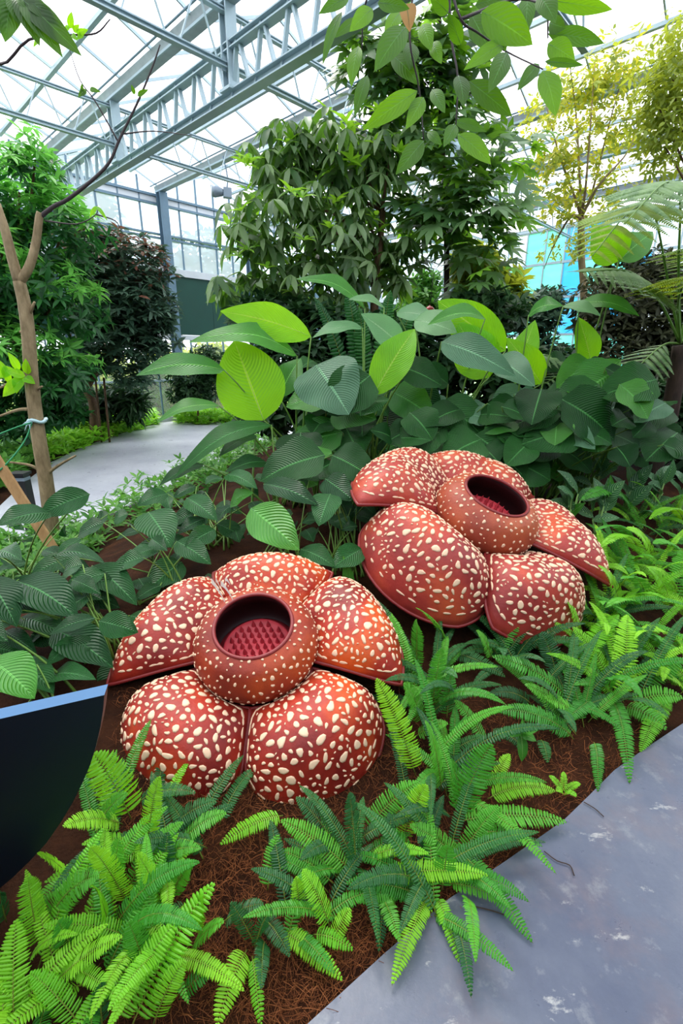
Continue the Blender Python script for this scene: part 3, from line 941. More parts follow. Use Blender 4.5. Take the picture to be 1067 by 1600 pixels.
# big broad-leaf clumps behind the flowers
clumps = {}
def clump(key, x, y, label):
    clumps[key] = empty('broad_leaf_plant', foot(x, y)); tag(clumps[key], label, 'plant', 'broad-leaved plants behind the flowers')
clump('A', -.30, 4.05, 'broad-leaf plant with upright lime leaves, leftmost beside the far walkway')
clump('B', .22, 4.0, 'broad-leaf plant with large waxy grey-green leaf, right of the leftmost lime clump')
clump('C', .85, 4.25, 'broad-leaf plant with the tallest lime leaves, in front of the grey column')
clump('D', 1.55, 4.2, 'broad-leaf plant with round dark leaves above the farther flower')
clump('E', 2.1, 4.4, 'broad-leaf plant with long arching flat leaf, rightmost before the tree fern')
clump('F', -.55, 3.45, 'low dark broad-leaf plant with drooping blades over the far walkway')
BL = [
 # key, base, tip, width, Yb, Yt, face, mat, extras
 ('A', 486, 526, 344, 486, 52, 4.0, 3.8, 20, 'lime', dict(arch=.10, fold=.10, k=.85)),
 ('A', 464, 556, 297, 524, 32, 3.95, 3.6, 50, 'midleaf', dict(arch=.16, fold=.1, curl=.5)),
 ('A', 412, 657, 366, 532, 106, 3.75, 3.85, 0, 'lime', dict(arch=.03, fold=.08, k=.8, sharp=.7, wave=.02)),
 ('A', 350, 578, 212, 583, 34, 3.7, 3.45, 45, 'midleaf', dict(arch=.12, fold=.1, curl=.3)),
 ('A', 342, 634, 244, 656, 20, 3.6, 3.4, 55, 'midleaf', dict(arch=.12, curl=.4)),
 ('A', 436, 620, 470, 560, 40, 4.1, 4.3, 15, 'midleaf', dict()),
 ('B', 494, 570, 545, 648, 104, 3.7, 3.45, 12, 'blueleaf', dict(arch=.05, k=.62, sharp=.65, fold=.12)),
 ('B', 520, 640, 588, 655, 62, 3.8, 3.6, 20, 'midleaf', dict(arch=.08, k=.7)),
 ('B', 470, 676, 468, 735, 72, 3.6, 3.4, 15, 'darkleaf', dict(arch=.06, k=.62, sharp=.65)),
 ('B', 583, 618, 648, 514, 58, 3.6, 3.85, 10, 'lime', dict(arch=.10, fold=.2, k=.8)),
 ('B', 628, 542, 564, 490, 42, 3.9, 3.7, 25, 'palegreen', dict(arch=.05)),
 ('B', 612, 686, 674, 688, 34, 3.6, 3.5, 35, 'darkleaf', dict(arch=.08)),
 ('B', 612, 684, 578, 672, 30, 3.6, 3.45, 35, 'darkleaf', dict(arch=.08)),
 ('B', 560, 612, 480, 632, 22, 3.9, 3.6, 55, 'darkleaf', dict(arch=.1)),
 ('B', 566, 512, 488, 528, 18, 4.2, 4.1, 60, 'palegreen', dict(arch=.1)),
 ('B', 570, 482, 462, 436, 20, 4.4, 4.2, 58, 'midleaf', dict(arch=.15)),
 ('B', 600, 480, 545, 468, 12, 4.4, 4.2, 60, 'palegreen', dict(arch=.1)),
 ('B', 640, 575, 580, 585, 26, 3.8, 3.8, 40, 'palegreen', dict(arch=.08)),
 ('C', 790, 548, 684, 470, 64, 4.1, 4.3, 5, 'lime', dict(arch=.05, fold=.12, k=.85, sharp=.75)),
 ('C', 764, 590, 716, 505, 70, 4.05, 4.2, 5, 'lime', dict(arch=.04, fold=.1, sharp=.75)),
 ('C', 758, 498, 668, 508, 22, 4.0, 3.9, 50, 'midleaf', dict(arch=.16, fold=.3)),
 ('C', 690, 534, 806, 588, 50, 3.85, 3.5, 25, 'blueleaf', dict(arch=.08, k=.7)),
 ('C', 776, 560, 836, 604, 46, 3.9, 3.6, 20, 'blueleaf', dict(arch=.08, k=.7)),
 ('C', 648, 500, 714, 520, 40, 4.3, 4.1, 35, 'palegreen', dict(arch=.06)),
 ('C', 620, 488, 680, 498, 26, 4.5, 4.3, 45, 'palegreen', dict(arch=.06)),
 ('C', 700, 600, 652, 572, 34, 3.9, 3.8, 35, 'darkleaf', dict(arch=.06)),
 ('C', 846, 600, 792, 528, 46, 4.2, 4.3, 10, 'lime', dict(arch=.1, fold=.25)),
 ('C', 805, 600, 836, 500, 44, 4.5, 4.7, 20, 'lime', dict(arch=.05)),
 ('C', 720, 640, 660, 668, 44, 3.9, 3.6, 30, 'darkleaf', dict(arch=.08)),
 ('C', 746, 648, 812, 655, 38, 3.9, 3.6, 30, 'darkleaf', dict(arch=.08)),
 ('D', 846, 608, 830, 664, 68, 3.75, 3.55, 8, 'darkleaf', dict(arch=.05, k=.62, sharp=.62)),
 ('D', 884, 604, 916, 660, 42, 3.9, 3.7, 12, 'darkleaf', dict(arch=.06, k=.7)),
 ('D', 880, 668, 930, 702, 38, 3.7, 3.5, 25, 'blueleaf', dict(arch=.06, k=.7)),
 ('D', 822, 672, 884, 690, 44, 3.85, 3.6, 30, 'darkleaf', dict(arch=.06)),
 ('D', 826, 492, 880, 478, 22, 4.2, 4.0, 50, 'midleaf', dict(arch=.18)),
 ('D', 880, 478, 938, 494, 16, 4.2, 4.0, 55, 'palegreen', dict(arch=.1)),
 ('D', 870, 700, 800, 720, 44, 3.8, 3.55, 35, 'darkleaf', dict(arch=.06)),
 ('E', 904, 474, 999, 494, 22, 4.3, 4.0, 48, 'midleaf', dict(arch=.14)),
 ('E', 924, 568, 904, 496, 36, 4.3, 4.4, 15, 'lime', dict(arch=.06, fold=.3)),
 ('E', 930, 592, 970, 562, 40, 4.2, 4.2, 15, 'midleaf', dict(arch=.05, k=.7)),
 ('E', 940, 596, 1024, 616, 30, 4.1, 3.8, 40, 'blueleaf', dict(arch=.12)),
 ('E', 968, 408, 926, 352, 56, 4.4, 4.5, 15, 'lime', dict(arch=.06, k=.65)),
 ('E', 966, 408, 1020, 362, 46, 4.4, 4.5, 15, 'midleaf', dict(arch=.06, k=.65)),
 ('E', 950, 676, 1002, 700, 34, 4.0, 3.7, 30, 'blueleaf', dict(arch=.06)),
 ('E', 990, 640, 930, 650, 40, 4.2, 4.0, 30, 'darkleaf', dict(arch=.06)),
 ('F', 424, 664, 272, 742, 30, 3.6, 3.1, 45, 'darkleaf', dict(arch=.14, curl=.2)),
 ('F', 400, 680, 342, 714, 20, 3.6, 3.3, 45, 'darkleaf', dict(arch=.1)),
 ('F', 318, 726, 248, 760, 18, 3.3, 3.1, 50, 'darkleaf', dict(arch=.1)),
 ('F', 420, 728, 484, 750, 32, 3.3, 3.1, 35, 'darkleaf', dict(arch=.1)),
 ('F', 416, 722, 352, 738, 24, 3.4, 3.1, 40, 'darkleaf', dict(arch=.1)),
]
for k, (key, bx, by, tx, ty, w, Yb, Yt, face, mat, kw) in enumerate(BL):
    p = clumps[key]
    b = leaf_px(p, bx, by, tx, ty, w, Yb, Yt, face, mat, rib='rib' if mat in ('lime', 'midleaf') else 'rib_dark', seed=k, **kw)
    f0 = p.location
    stalk(p, b, foot(f0.x + rng.uniform(-.14, .14), f0.y + rng.uniform(-.12, .12)), .008)
# lower, older leaves of the same clumps
keys = list('ABCDEF')
for k in range(250):
    px, py = rng.uniform(410, 1050), rng.uniform(560, 735)
    if k > 110: px, py = rng.uniform(780, 1060), rng.uniform(600, 750)
    if k > 175: px, py = rng.uniform(480, 700), rng.uniform(600, 740)
    if k > 210: px, py = rng.uniform(640, 860), rng.uniform(625, 715)
    if px < 470 and py < 690: continue
    if 640 < px < 870 and py < 612: continue
    if px > 860 and py > 705: continue
    Y = rng.uniform(3.6, 4.9)
    if px < 540 and py > 690: Y = rng.uniform(3.1, 3.8)
    b = aty(px, py, Y)
    key = min('ABCDE', key=lambda q: abs(clumps[q].location.x - b.x))
    ang = rng.uniform(-.5, 3.6)
    L = rng.uniform(.26, .42) if k % 3 else rng.uniform(.45, .58)
    t = b + Vector((math.cos(ang) * L * .8, -abs(math.sin(ang)) * L * .35, -L * rng.uniform(.15, .6)))
    nrm = Vector((rng.uniform(-.4, .4), -.7, rng.uniform(.4, 1.1)))
    if t.z < ground(t.x, t.y) + .1: continue
    blade(clumps[key], b, t, L * rng.uniform(.6, .85), nrm, rng.choice(['darkleaf', 'darkleaf', 'darkleaf', 'darkleaf', 'darkleaf', 'blueleaf', 'midleaf']), rib='rib_dark', arch=.08, k=.64, sharp=.62, seed=k, na=10, nc=4)
    f0 = clumps[key].location
    stalk(clumps[key], b, foot(f0.x + rng.uniform(-.25, .25), f0.y + rng.uniform(-.15, .15)), .006)

# ribbed dark-leaved plants, left and centre
lows = {}
def low(key, px, py, label):
    lows[key] = empty('ribbed_leaf_plant', gpt(px, py)); tag(lows[key], label, 'plant', 'low ribbed-leaf plants')
low('a', 60, 1110, 'dark ribbed-leaf plant directly above the navy board')
low('b', 150, 1010, 'dark ribbed-leaf plant left of the nearer flower')
low('c', 40, 940, 'dark ribbed-leaf plant below the timber stake at the left edge')
low('d', 260, 930, 'dark ribbed-leaf plant behind the left petal of the nearer flower')
low('e', 440, 880, 'ribbed-leaf plant with one fresh green leaf above the top petal')
low('f', 540, 890, 'ribbed-leaf plant in the gap between the two flowers')
low('g', 330, 850, 'ribbed-leaf plant between the far walkway and the nearer flower')
LL = [
 ('c', 140, 772, 62, 806, 40, 2.6, 2.5, 25, 'leftleaf', dict(arch=.1)),
 ('c', 78, 802, -6, 822, 34, 2.45, 2.2, 45, 'leftleaf', dict(arch=.1)),
 ('c', 26, 908, 122, 966, 66, 2.0, 1.85, 25, 'leftleaf', dict(arch=.1)),
 ('b', 86, 984, 177, 1044, 60, 1.9, 1.75, 20, 'leftleaf', dict(arch=.1)),
 ('b', 144, 884, 214, 946, 48, 2.3, 2.1, 20, 'leftleaf', dict(arch=.1)),
 ('d', 232, 800, 268, 856, 62, 2.7, 2.5, 15, 'leftleaf', dict(arch=.06, k=.65)),
 ('d', 284, 878, 228, 924, 46, 2.5, 2.3, 20, 'leftleaf', dict(arch=.06, k=.65)),
 ('c', -20, 902, 26, 980, 58, 1.9, 1.75, 15, 'leftleaf', dict(arch=.08)),
 ('a', -16, 1030, 54, 1092, 70, 1.6, 1.5, 20, 'leftleaf_b', dict(arch=.08)),
 ('a', 28, 1032, 84, 1084, 46, 1.75, 1.6, 25, 'leftleaf', dict(arch=.08)),
 ('b', 34, 964, 104, 996, 40, 2.0, 1.9, 35, 'leftleaf', dict(arch=.08)),
 ('b', 84, 870, 164, 880, 22, 2.4, 2.2, 50, 'leftleaf', dict(arch=.12)),
 ('b', 200, 1030, 160, 1092, 52, 1.9, 1.75, 25, 'leftleaf', dict(arch=.08)),
 ('b', 104, 928, 174, 938, 24, 2.2, 2.1, 50, 'leftleaf', dict(arch=.1)),
 ('c', -8, 866, 34, 876, 30, 2.2, 2.0, 45, 'leftleaf', dict(arch=.1)),
 ('a', 72, 1062, 150, 1062, 30, 1.75, 1.6, 45, 'leftleaf', dict(arch=.1)),
 ('e', 392, 794, 468, 860, 66, 2.7, 2.5, 10, 'leftleaf_b', dict(arch=.06)),
 ('e', 412, 756, 498, 790, 36, 2.9, 2.7, 30, 'leftleaf', dict(arch=.1)),
 ('f', 516, 772, 498, 822, 46, 2.8, 2.6, 15, 'leftleaf', dict(arch=.05, k=.6, sharp=.7)),
 ('f', 508, 748, 552, 782, 44, 2.95, 2.8, 15, 'leftleaf', dict(arch=.05, k=.6, sharp=.7)),
 ('d', 276, 846, 330, 882, 38, 2.5, 2.35, 20, 'leftleaf', dict(arch=.08)),
 ('g', 292, 778, 340, 814, 36, 2.9, 2.7, 20, 'leftleaf', dict(arch=.08)),
 ('f', 470, 858, 524, 886, 34, 2.6, 2.45, 30, 'leftleaf', dict(arch=.08)),
 ('f', 566, 858, 518, 888, 40, 2.6, 2.45, 20, 'leftleaf', dict(arch=.08)),
 ('g', 354, 742, 402, 764, 26, 3.1, 2.9, 40, 'leftleaf', dict(arch=.1)),
 ('g', 262, 772, 214, 790, 26, 2.9, 2.8, 40, 'leftleaf', dict(arch=.1)),
 ('e', 360, 788, 396, 770, 22, 3.0, 2.9, 45, 'leftleaf_b', dict(arch=.1)),
 ('f', 548, 930, 536, 868, 18, 2.5, 2.5, 20, 'leftleaf_b', dict(arch=.04)),
]
def add_low(key, b, t, width, nrm, mat, k, kw):
    p = lows[key]
    blade(p, b, t, width, nrm, mat, rib='rib_dark', seed=k, **kw)
for k, (key, bx, by, tx, ty, w, Yb, Yt, face, mat, kw) in enumerate(LL):
    p = lows[key]
    b = leaf_px(p, bx, by, tx, ty, w, Yb, Yt, face, mat, rib='rib_dark', seed=k + 50, **kw)
    f0 = p.location
    stalk(p, b, foot(f0.x + rng.uniform(-.1, .1), f0.y + rng.uniform(-.08, .08)), .005, mat='stem')
for k in range(190):
    if k < 110: px, py = rng.uniform(-20, 340), rng.uniform(800, 1090)
    else: px, py = rng.uniform(280, 590), rng.uniform(700, 900)
    g = gpt(px, py)
    if g.y > 4.0 or (px < 340 and py > 960 and px > 185): continue
    b = g + UP * rng.uniform(.12, .34)
    b.y += rng.uniform(-.1, .25)
    key = min(lows, key=lambda q: (lows[q].location - b).length)
    ang = rng.uniform(0, 6.28); L = rng.uniform(.17, .27)
    t = b + Vector((math.cos(ang) * L * .9, math.sin(ang) * L * .5 - .05, -L * rng.uniform(.1, .5)))
    if t.z < ground(t.x, t.y) + .03: t.z = ground(t.x, t.y) + .03
    blade(lows[key], b, t, L * rng.uniform(.42, .6), Vector((rng.uniform(-.3, .3), -.5, rng.uniform(.5, 1.1))), 'leftleaf', rib='rib_dark', arch=.1, seed=k, na=9, nc=4)
    stalk(lows[key], b, foot(lows[key].location.x + rng.uniform(-.15, .15), lows[key].location.y + rng.uniform(-.12, .12)), .0045)
# ------------------------------------------------------------------ sword ferns
def frond_geo(p0, pc, p1, W, nhint, seed):
    r = random.Random(seed)
    L = (pc - p0).length + (p1 - pc).length; L = .5 * L + .5 * (p1 - p0).length
    n = max(14, min(44, int(L / max(.0085, W * .118))))
    cur = lambda t: p0 * ((1 - t) ** 2) + pc * (2 * t * (1 - t)) + p1 * (t * t)
    V, Fs = [], []
    for i in range(n):
        t = .07 + .92 * (i + .5) / n
        c = cur(t); d = (cur(min(1, t + .01)) - cur(t - .01)).normalized()
        s = d.cross(nhint); s.normalize(); nn = s.cross(d).normalized()
        pf = min(1.0, (t / .14) ** .5) * (1 - max(0, (t - .42) / .58) ** 2.1) ** .75
        hl = W / 2 * max(.05, pf)
        wd = L * .92 / n * .44
        for sd in (-1, 1):
            jl = hl * r.uniform(.92, 1.06); fw = r.uniform(.14, .3); dr = r.uniform(.05, .28); tw = r.uniform(-.3, .3)
            ax = (s * sd + d * fw).normalized()
            lx = (d - ax * d.dot(ax)).normalized()
            lx = (lx + nn * tw).normalized()
            b = len(V)
            o = c + d * (sd * wd * .25)
            up1, up2, up3 = nn * (wd * .45), nn * (jl * (.03 - dr * .45)), nn * (jl * dr)
            V += [o - lx * wd * .45, o + up1 * .6, o + lx * wd * .55,
                  o + ax * jl * .3 - lx * wd * .95, o + ax * jl * .3 + up1, o + ax * jl * .3 + lx * wd * .95,
                  o + ax * jl * .8 - lx * wd * .72 + up2, o + ax * jl * .8 + up1 * .8 + up2, o + ax * jl * .8 + lx * wd * .78 + up2,
                  o + ax * jl - up3 + lx * wd * .15]
            Fs += [[b, b + 1, b + 4, b + 3], [b + 1, b + 2, b + 5, b + 4], [b + 3, b + 4, b + 7, b + 6], [b + 4, b + 5, b + 8, b + 7], [b + 6, b + 7, b + 9], [b + 7, b + 8, b + 9]]
    rib = [cur(i / 12) for i in range(13)]
    return V, Fs, rib

ferns = []
def fern(px, py, label):
    e = empty('sword_fern', gpt(px, py)); tag(e, label, 'fern', 'sword ferns along the walkway'); ferns.append(e); return e
nfr = [0]
def frond(plant, p0, p1, W, mat, lift=None, nh=None):
    nfr[0] += 1
    d = p1 - p0; L = d.length
    if lift is None: lift = rng.uniform(.16, .3)
    pc = p0 + d * .45 + UP * (L * lift)
    view = (CAMP - (p0 + p1) / 2).normalized()
    if nh is None: nh = (view * .55 + UP * .6 + Vector((rng.uniform(-.3, .3), rng.uniform(-.3, .3), 0))).normalized()
    V, Fs, rib = frond_geo(p0, pc, p1, W, nh, nfr[0])
    f = part('frond', V, Fs, M[mat], plant, False)
    v2, f2 = tube([q - nh * .001 for q in rib], [.0026 * (1 - .7 * i / 12) for i in range(13)], 4)
    part('midrib', v2, f2, M['fern_rib'], f)

def frond_px(plant, bx, by, tx, ty, w, zt, mat='fern_a', zb=.04, lift=None):
    p0 = atz(bx, by, gpt(bx, by).z + zb); g = gpt(tx, ty)
    p1 = atz(tx, ty, g.z + zt) if zt >= 0 else atz(tx, ty, .012)
    frond(plant, p0, p1, w * pxm((p0 + p1) / 2) * .98, mat, lift)

F1 = fern(215, 1500, 'big bright sword fern in the lower left corner')
F2 = fern(60, 1560, 'bright sword fern cut by the left picture edge')
F3 = fern(205, 1330, 'sword fern just right of the navy board')
F4 = fern(300, 1330, 'small sword fern below the front left petal')
F5 = fern(395, 1500, 'sword fern with drooping fronds on the bare coir at bottom')
F6 = fern(545, 1380, 'deep green sword fern below the front right petal')
F7 = fern(690, 1400, 'large sword fern spilling fronds over the walkway edge')
F8 = fern(700, 1250, 'tall sword fern right of the nearer flower')
F9 = fern(672, 1090, 'sword fern in the gap between the two flowers')
F10 = fern(885, 1130, 'sword fern below the farther flower, left of the walkway corner')
F11 = fern(955, 1085, 'sword fern drooping over the walkway at the right')
F12 = fern(930, 985, 'sword fern under the right petals of the farther flower')
F13 = fern(1030, 960, 'sword fern right of the farther flower')
F14 = fern(1050, 850, 'upper sword fern at the right picture edge')
F15 = fern(800, 1040, 'dark sword fern shaded below the farther flower')
F16 = fern(490, 1470, 'small bright sword fern on the coir beside the walkway edge')
F17 = fern(1000, 1020, 'sword fern above the walkway corner at the right edge')
F18 = fern(975, 900, 'sword fern touching the right petal tip of the farther flower')
F19 = fern(1062, 1075, 'sword fern at the right edge just above the walkway')
F20 = fern(1130, 930, 'sword fern just beyond the right picture edge')
F21 = fern(1150, 1010, 'sword fern beyond the right picture edge, by the walkway')
a_, b_, c_ = 'fern_a', 'fern_b', 'fern_c'
FR = [
 (F1, 205, 1605, 335, 1378, 62, .22, a_), (F1, 180, 1600, 278, 1436, 50, .20, a_), (F2, 22, 1608, 25, 1436, 50, .18, a_), (F2, 62, 1480, 44, 1370, 42, .24, a_),
 (F1, 74, 1550, 192, 1462, 40, .22, a_), (F2, 128, 1605, 46, 1520, 42, .16, a_), (F2, 46, 1500, 122, 1460, 22, .2, a_), (F3, 205, 1280, 146, 1178, 66, .26, a_),
 (F3, 192, 1288, 98, 1292, 36, .22, a_), (F3, 230, 1345, 250, 1213, 34, .30, a_), (F1, 256, 1415, 214, 1334, 36, .28, a_), (F1, 200, 1415, 140, 1324, 40, .28, a_),
 (F1, 172, 1450, 147, 1386, 36, .3, a_), (F3, 114, 1376, 58, 1334, 30, .24, a_), (F1, 76, 1440, 156, 1368, 48, .26, b_), (F4, 282, 1318, 354, 1270, 34, .14, b_),
 (F4, 266, 1294, 338, 1252, 34, .12, c_), (F4, 244, 1350, 314, 1326, 30, .2, b_), (F1, 268, 1405, 302, 1350, 34, .24, b_), (F5, 386, 1484, 338, 1606, 44, .06, a_),
 (F5, 394, 1494, 408, 1606, 26, .04, a_), (F4, 442, 1274, 343, 1320, 32, .04, a_), (F1, 160, 1605, 157, 1536, 34, .18, c_), (F1, 280, 1560, 345, 1505, 30, .12, b_),
 (F1, 300, 1480, 350, 1440, 34, .2, b_), (F4, 258, 1400, 262, 1300, 36, .2, c_), (F3, 180, 1400, 186, 1310, 40, .22, b_), (F3, 150, 1300, 200, 1240, 30, .2, b_),
 (F5, 350, 1440, 412, 1412, 34, .14, c_), (F5, 395, 1470, 360, 1410, 30, .16, c_), (F5, 398, 1480, 425, 1420, 22, .2, c_), (F1, 300, 1460, 318, 1400, 40, .24, a_),
 (F2, 10, 1440, 0, 1395, 30, .2, c_), (F1, 120, 1500, 90, 1440, 44, .2, b_), (F1, 230, 1520, 200, 1440, 40, .22, b_), (F1, 240, 1600, 290, 1500, 40, .2, a_),
 (F7, 670, 1398, 612, 1540, 34, .05, a_), (F7, 682, 1402, 718, 1505, 26, .03, a_), (F7, 702, 1318, 833, 1474, 36, .04, b_), (F7, 584, 1376, 764, 1368, 36, .12, a_),
 (F7, 574, 1342, 670, 1334, 24, .2, a_), (F8, 716, 1284, 886, 1284, 44, .06, b_), (F8, 735, 1302, 848, 1322, 28, .05, b_), (F8, 715, 1278, 768, 1162, 54, .34, b_),
 (F8, 690, 1236, 664, 1128, 40, .36, b_), (F8, 650, 1214, 587, 1060, 42, .36, a_), (F6, 628, 1314, 667, 1226, 38, .28, a_), (F6, 572, 1300, 656, 1222, 40, .22, b_),
 (F6, 556, 1354, 546, 1238, 36, .28, c_), (F6, 530, 1330, 462, 1246, 34, .18, c_), (F6, 548, 1360, 438, 1282, 40, .16, b_), (F16, 418, 1390, 434, 1304, 34, .12, b_),
 (F16, 516, 1450, 472, 1360, 40, .2, a_), (F16, 470, 1440, 462, 1370, 26, .18, a_), (F16, 440, 1455, 536, 1532, 34, .03, a_), (F16, 490, 1460, 552, 1484, 28, .06, a_),
 (F16, 520, 1470, 548, 1420, 30, .14, a_), (F7, 600, 1400, 592, 1488, 26, .03, c_), (F8, 762, 1248, 868, 1236, 32, .06, a_), (F8, 768, 1230, 796, 1178, 26, .16, a_),
 (F7, 700, 1380, 800, 1416, 26, .05, b_), (F7, 640, 1390, 560, 1410, 36, .08, b_), (F7, 690, 1390, 700, 1320, 40, .22, b_), (F7, 650, 1360, 610, 1300, 40, .2, b_),
 (F7, 660, 1400, 540, 1380, 36, .1, b_), (F6, 520, 1380, 440, 1330, 34, .1, b_), (F7, 720, 1340, 780, 1260, 34, .2, b_), (F8, 720, 1250, 700, 1190, 36, .26, b_), (F7, 720, 1350, 640, 1290, 36, .2, b_),
 (F10, 888, 1092, 768, 1026, 40, .16, b_), (F10, 760, 1164, 710, 1094, 30, .16, b_), (F10, 894, 1150, 772, 1110, 36, .12, b_), (F10, 830, 1100, 764, 1084, 24, .12, c_),
 (F11, 950, 1060, 894, 980, 30, .24, a_), (F11, 970, 1096, 980, 960, 40, .28, a_), (F12, 870, 1060, 845, 988, 34, .22, c_), (F12, 888, 1060, 966, 960, 40, .22, a_),
 (F11, 946, 1085, 880, 1130, 34, .08, b_), (F11, 952, 1092, 984, 1226, 30, .03, b_), (F11, 974, 1104, 1042, 1140, 36, .06, b_), (F11, 1040, 1090, 1000, 1176, 32, .03, a_),
 (F11, 928, 1160, 934, 1238, 22, .03, b_), (F10, 846, 1156, 856, 1192, 22, .03, c_), (F15, 703, 1020, 790, 1058, 26, .1, c_), (F9, 698, 1006, 650, 950, 26, .3, b_),
 (F9, 650, 1050, 651, 968, 26, .34, b_), (F9, 674, 1108, 690, 1012, 36, .3, b_), (F9, 698, 1122, 704, 1050, 30, .2, b_), (F15, 774, 1026, 818, 950, 30, .24, b_),
 (F15, 768, 1030, 744, 986, 22, .2, b_), (F9, 640, 1080, 618, 1030, 30, .2, c_), (F9, 660, 1130, 630, 1070, 34, .26, b_), (F9, 650, 1150, 700, 1130, 26, .14, b_),
 (F8, 700, 1180, 760, 1150, 22, .12, c_), (F8, 690, 1200, 760, 1190, 26, .1, c_), (F11, 985, 1100, 1067, 1090, 36, .14, b_), (F11, 1000, 1070, 1067, 1030, 40, .2, b_),
 (F12, 908, 1010, 886, 940, 26, .26, a_), (F12, 930, 1020, 1010, 990, 34, .2, b_), (F13, 990, 802, 906, 783, 30, .3, b_), (F13, 1024, 890, 978, 826, 26, .34, a_),
 (F13, 1050, 952, 1012, 888, 28, .3, a_), (F13, 1052, 938, 1070, 862, 36, .3, b_), (F12, 970, 960, 935, 885, 30, .34, a_), (F14, 1070, 822, 1014, 812, 24, .3, a_),
 (F14, 1000, 870, 935, 858, 26, .3, a_), (F14, 985, 850, 930, 830, 20, .32, b_), (F13, 1000, 960, 945, 950, 26, .26, b_), (F13, 1060, 1010, 1000, 985, 30, .22, a_),
 (F13, 1010, 940, 970, 905, 26, .3, b_), (F14, 1067, 880, 1020, 850, 26, .3, b_), (F10, 820, 1170, 770, 1140, 18, .08, c_), (F11, 905, 1120, 850, 1090, 34, .14, b_), (F10, 880, 1120, 820, 1070, 30, .16, b_),
]
for q in FR: frond_px(*q)
# further fronds filling each crown
for pl, n, rad, mt in ((F20, 26, .45, 'ab'), (F21, 20, .4, 'ab'), (F17, 16, .36, 'ab'), (F18, 22, .36, 'ab'), (F19, 14, .32, 'ab'), (F1, 22, .28, 'aab'), (F2, 14, .26, 'aab'), (F3, 16, .26, 'abc'), (F4, 9, .22, 'c'), (F6, 14, .24, 'bc'), (F7, 16, .28, 'bc'), (F8, 18, .34, 'bc'), (F9, 22, .38, 'bc'), (F10, 16, .34, 'bc'), (F11, 22, .36, 'abc'), (F12, 22, .4, 'abc'), (F13, 34, .46, 'aab'), (F14, 40, .5, 'abc'), (F15, 14, .32, 'c'), (F5, 3, .2, 'c'), (F16, 3, .18, 'b')):
    for k in range(n):
        an = rng.uniform(0, 6.283)
        b0 = pl.location + Vector((rng.gauss(0, .06), rng.gauss(0, .06), .02))
        if pl in (F13, F14): b0 += Vector((rng.uniform(-.25, .3), rng.uniform(-.2, .3), 0))
        b0.z = ground(b0.x, b0.y) + .02
        rl = rad * rng.uniform(.7, 1.2)
        t0 = b0 + Vector((math.cos(an) * rl, math.sin(an) * rl, rl * rng.uniform(.2, .9)))
        t0.z = max(t0.z, ground(t0.x, t0.y) + .05)
        frond(pl, b0, t0, rng.uniform(.042, .06), {'a': a_, 'b': b_, 'c': c_}[rng.choice(mt)], rng.uniform(.2, .4))

# seedling with oval leaves, on the coir by the walkway
g = gpt(815, 1190)
sd = empty('seedling', g); tag(sd, 'light green seedling with oval leaves on the coir below the farther flower', 'seedling')
topp = aty(815, 1145, g.y)
V, Fs = tube([g, (g + topp) / 2 + Vector((.006, 0, 0)), topp], .004, 6); part('stem', V, Fs, M['stem'], sd)
for (x, y, ww, fc) in ((770, 1147, 14, 30), (842, 1140, 14, 30), (815, 1190, 16, 20), (838, 1158, 14, 35), (816, 1122, 12, 20), (800, 1135, 12, 40)):
    leaf_px(sd, 814, 1147, x, y, ww, g.y, g.y - .03, fc, 'leftleaf_b', arch=.1, na=8, nc=4)
g = gpt(880, 1240)
sd = empty('seedling', g); tag(sd, 'tiny crinkled fern seedling at the walkway edge', 'seedling')
for k in range(5):
    an = k * 1.25; t0 = g + Vector((math.cos(an) * .06, math.sin(an) * .06, .05))
    V, Fs, rib = frond_geo(g, (g + t0) / 2 + UP * .03, t0, .03, UP + Vector((0, -.4, 0)), 900 + k)
    part('frond', V, Fs, M['fern_a'], sd, False)

# loose coir fibres lying on the soil
V, Fq = [], []
nf = 15000
for k in range(nf):
    px, py = rng.uniform(180, 1000), rng.uniform(1080, 1600)
    p = gpt(px, py)
    d = (p.x + .09) * -.53 + (p.y - .75) * .847
    if d < .01: continue
    z = ground(p.x, p.y)
    an = rng.uniform(0, 6.283); L = rng.uniform(.02, .07); cv = rng.uniform(-1.4, 1.4); w = rng.uniform(.0004, .0009)
    pts = []
    x, y = p.x, p.y
    for q in range(4):
        pts.append((x, y)); x += math.cos(an) * L / 3; y += math.sin(an) * L / 3; an += cv / 3
    hz = rng.uniform(.006, .022); b = len(V)
    for q, (x, y) in enumerate(pts):
        nx, ny = -math.sin(an) * w, math.cos(an) * w
        zz = z + hz * (.5 + .9 * math.sin(q + k)) + .006
        V += [(x - nx, y - ny, zz), (x + nx, y + ny, zz + w)]
    Fq += [(b + 2 * q, b + 2 * q + 1, b + 2 * q + 3, b + 2 * q + 2) for q in range(3)]
o = link('coir_fibres', fast_mesh('coir_fibres', V, Fq, M['fiber'])); tag(o, 'tangled brown coir fibres covering the soil between the ferns', 'mulch', kind='stuff')
# dry twigs fallen on the walkway
for k, (pts, lab) in enumerate((([(735, 1415), (765, 1422), (790, 1430)], 'dry twig at the walkway edge below the big fern'), ([(850, 1330), (870, 1345), (890, 1352), (897, 1368)], 'dry forked twig lying on the walkway near the coir edge'), ([(912, 1253), (930, 1264), (943, 1276)], 'thin dry twig on the walkway near its upper edge'))):
    P = [atz(x, y, .006) for x, y in pts]
    V, Fs = tube(smooth_path(P, 3), .0018, 5)
    o = solo('dry_twig', V, Fs, M['bark_dark'], P[0]); tag(o, lab, 'twig', 'fallen twigs')
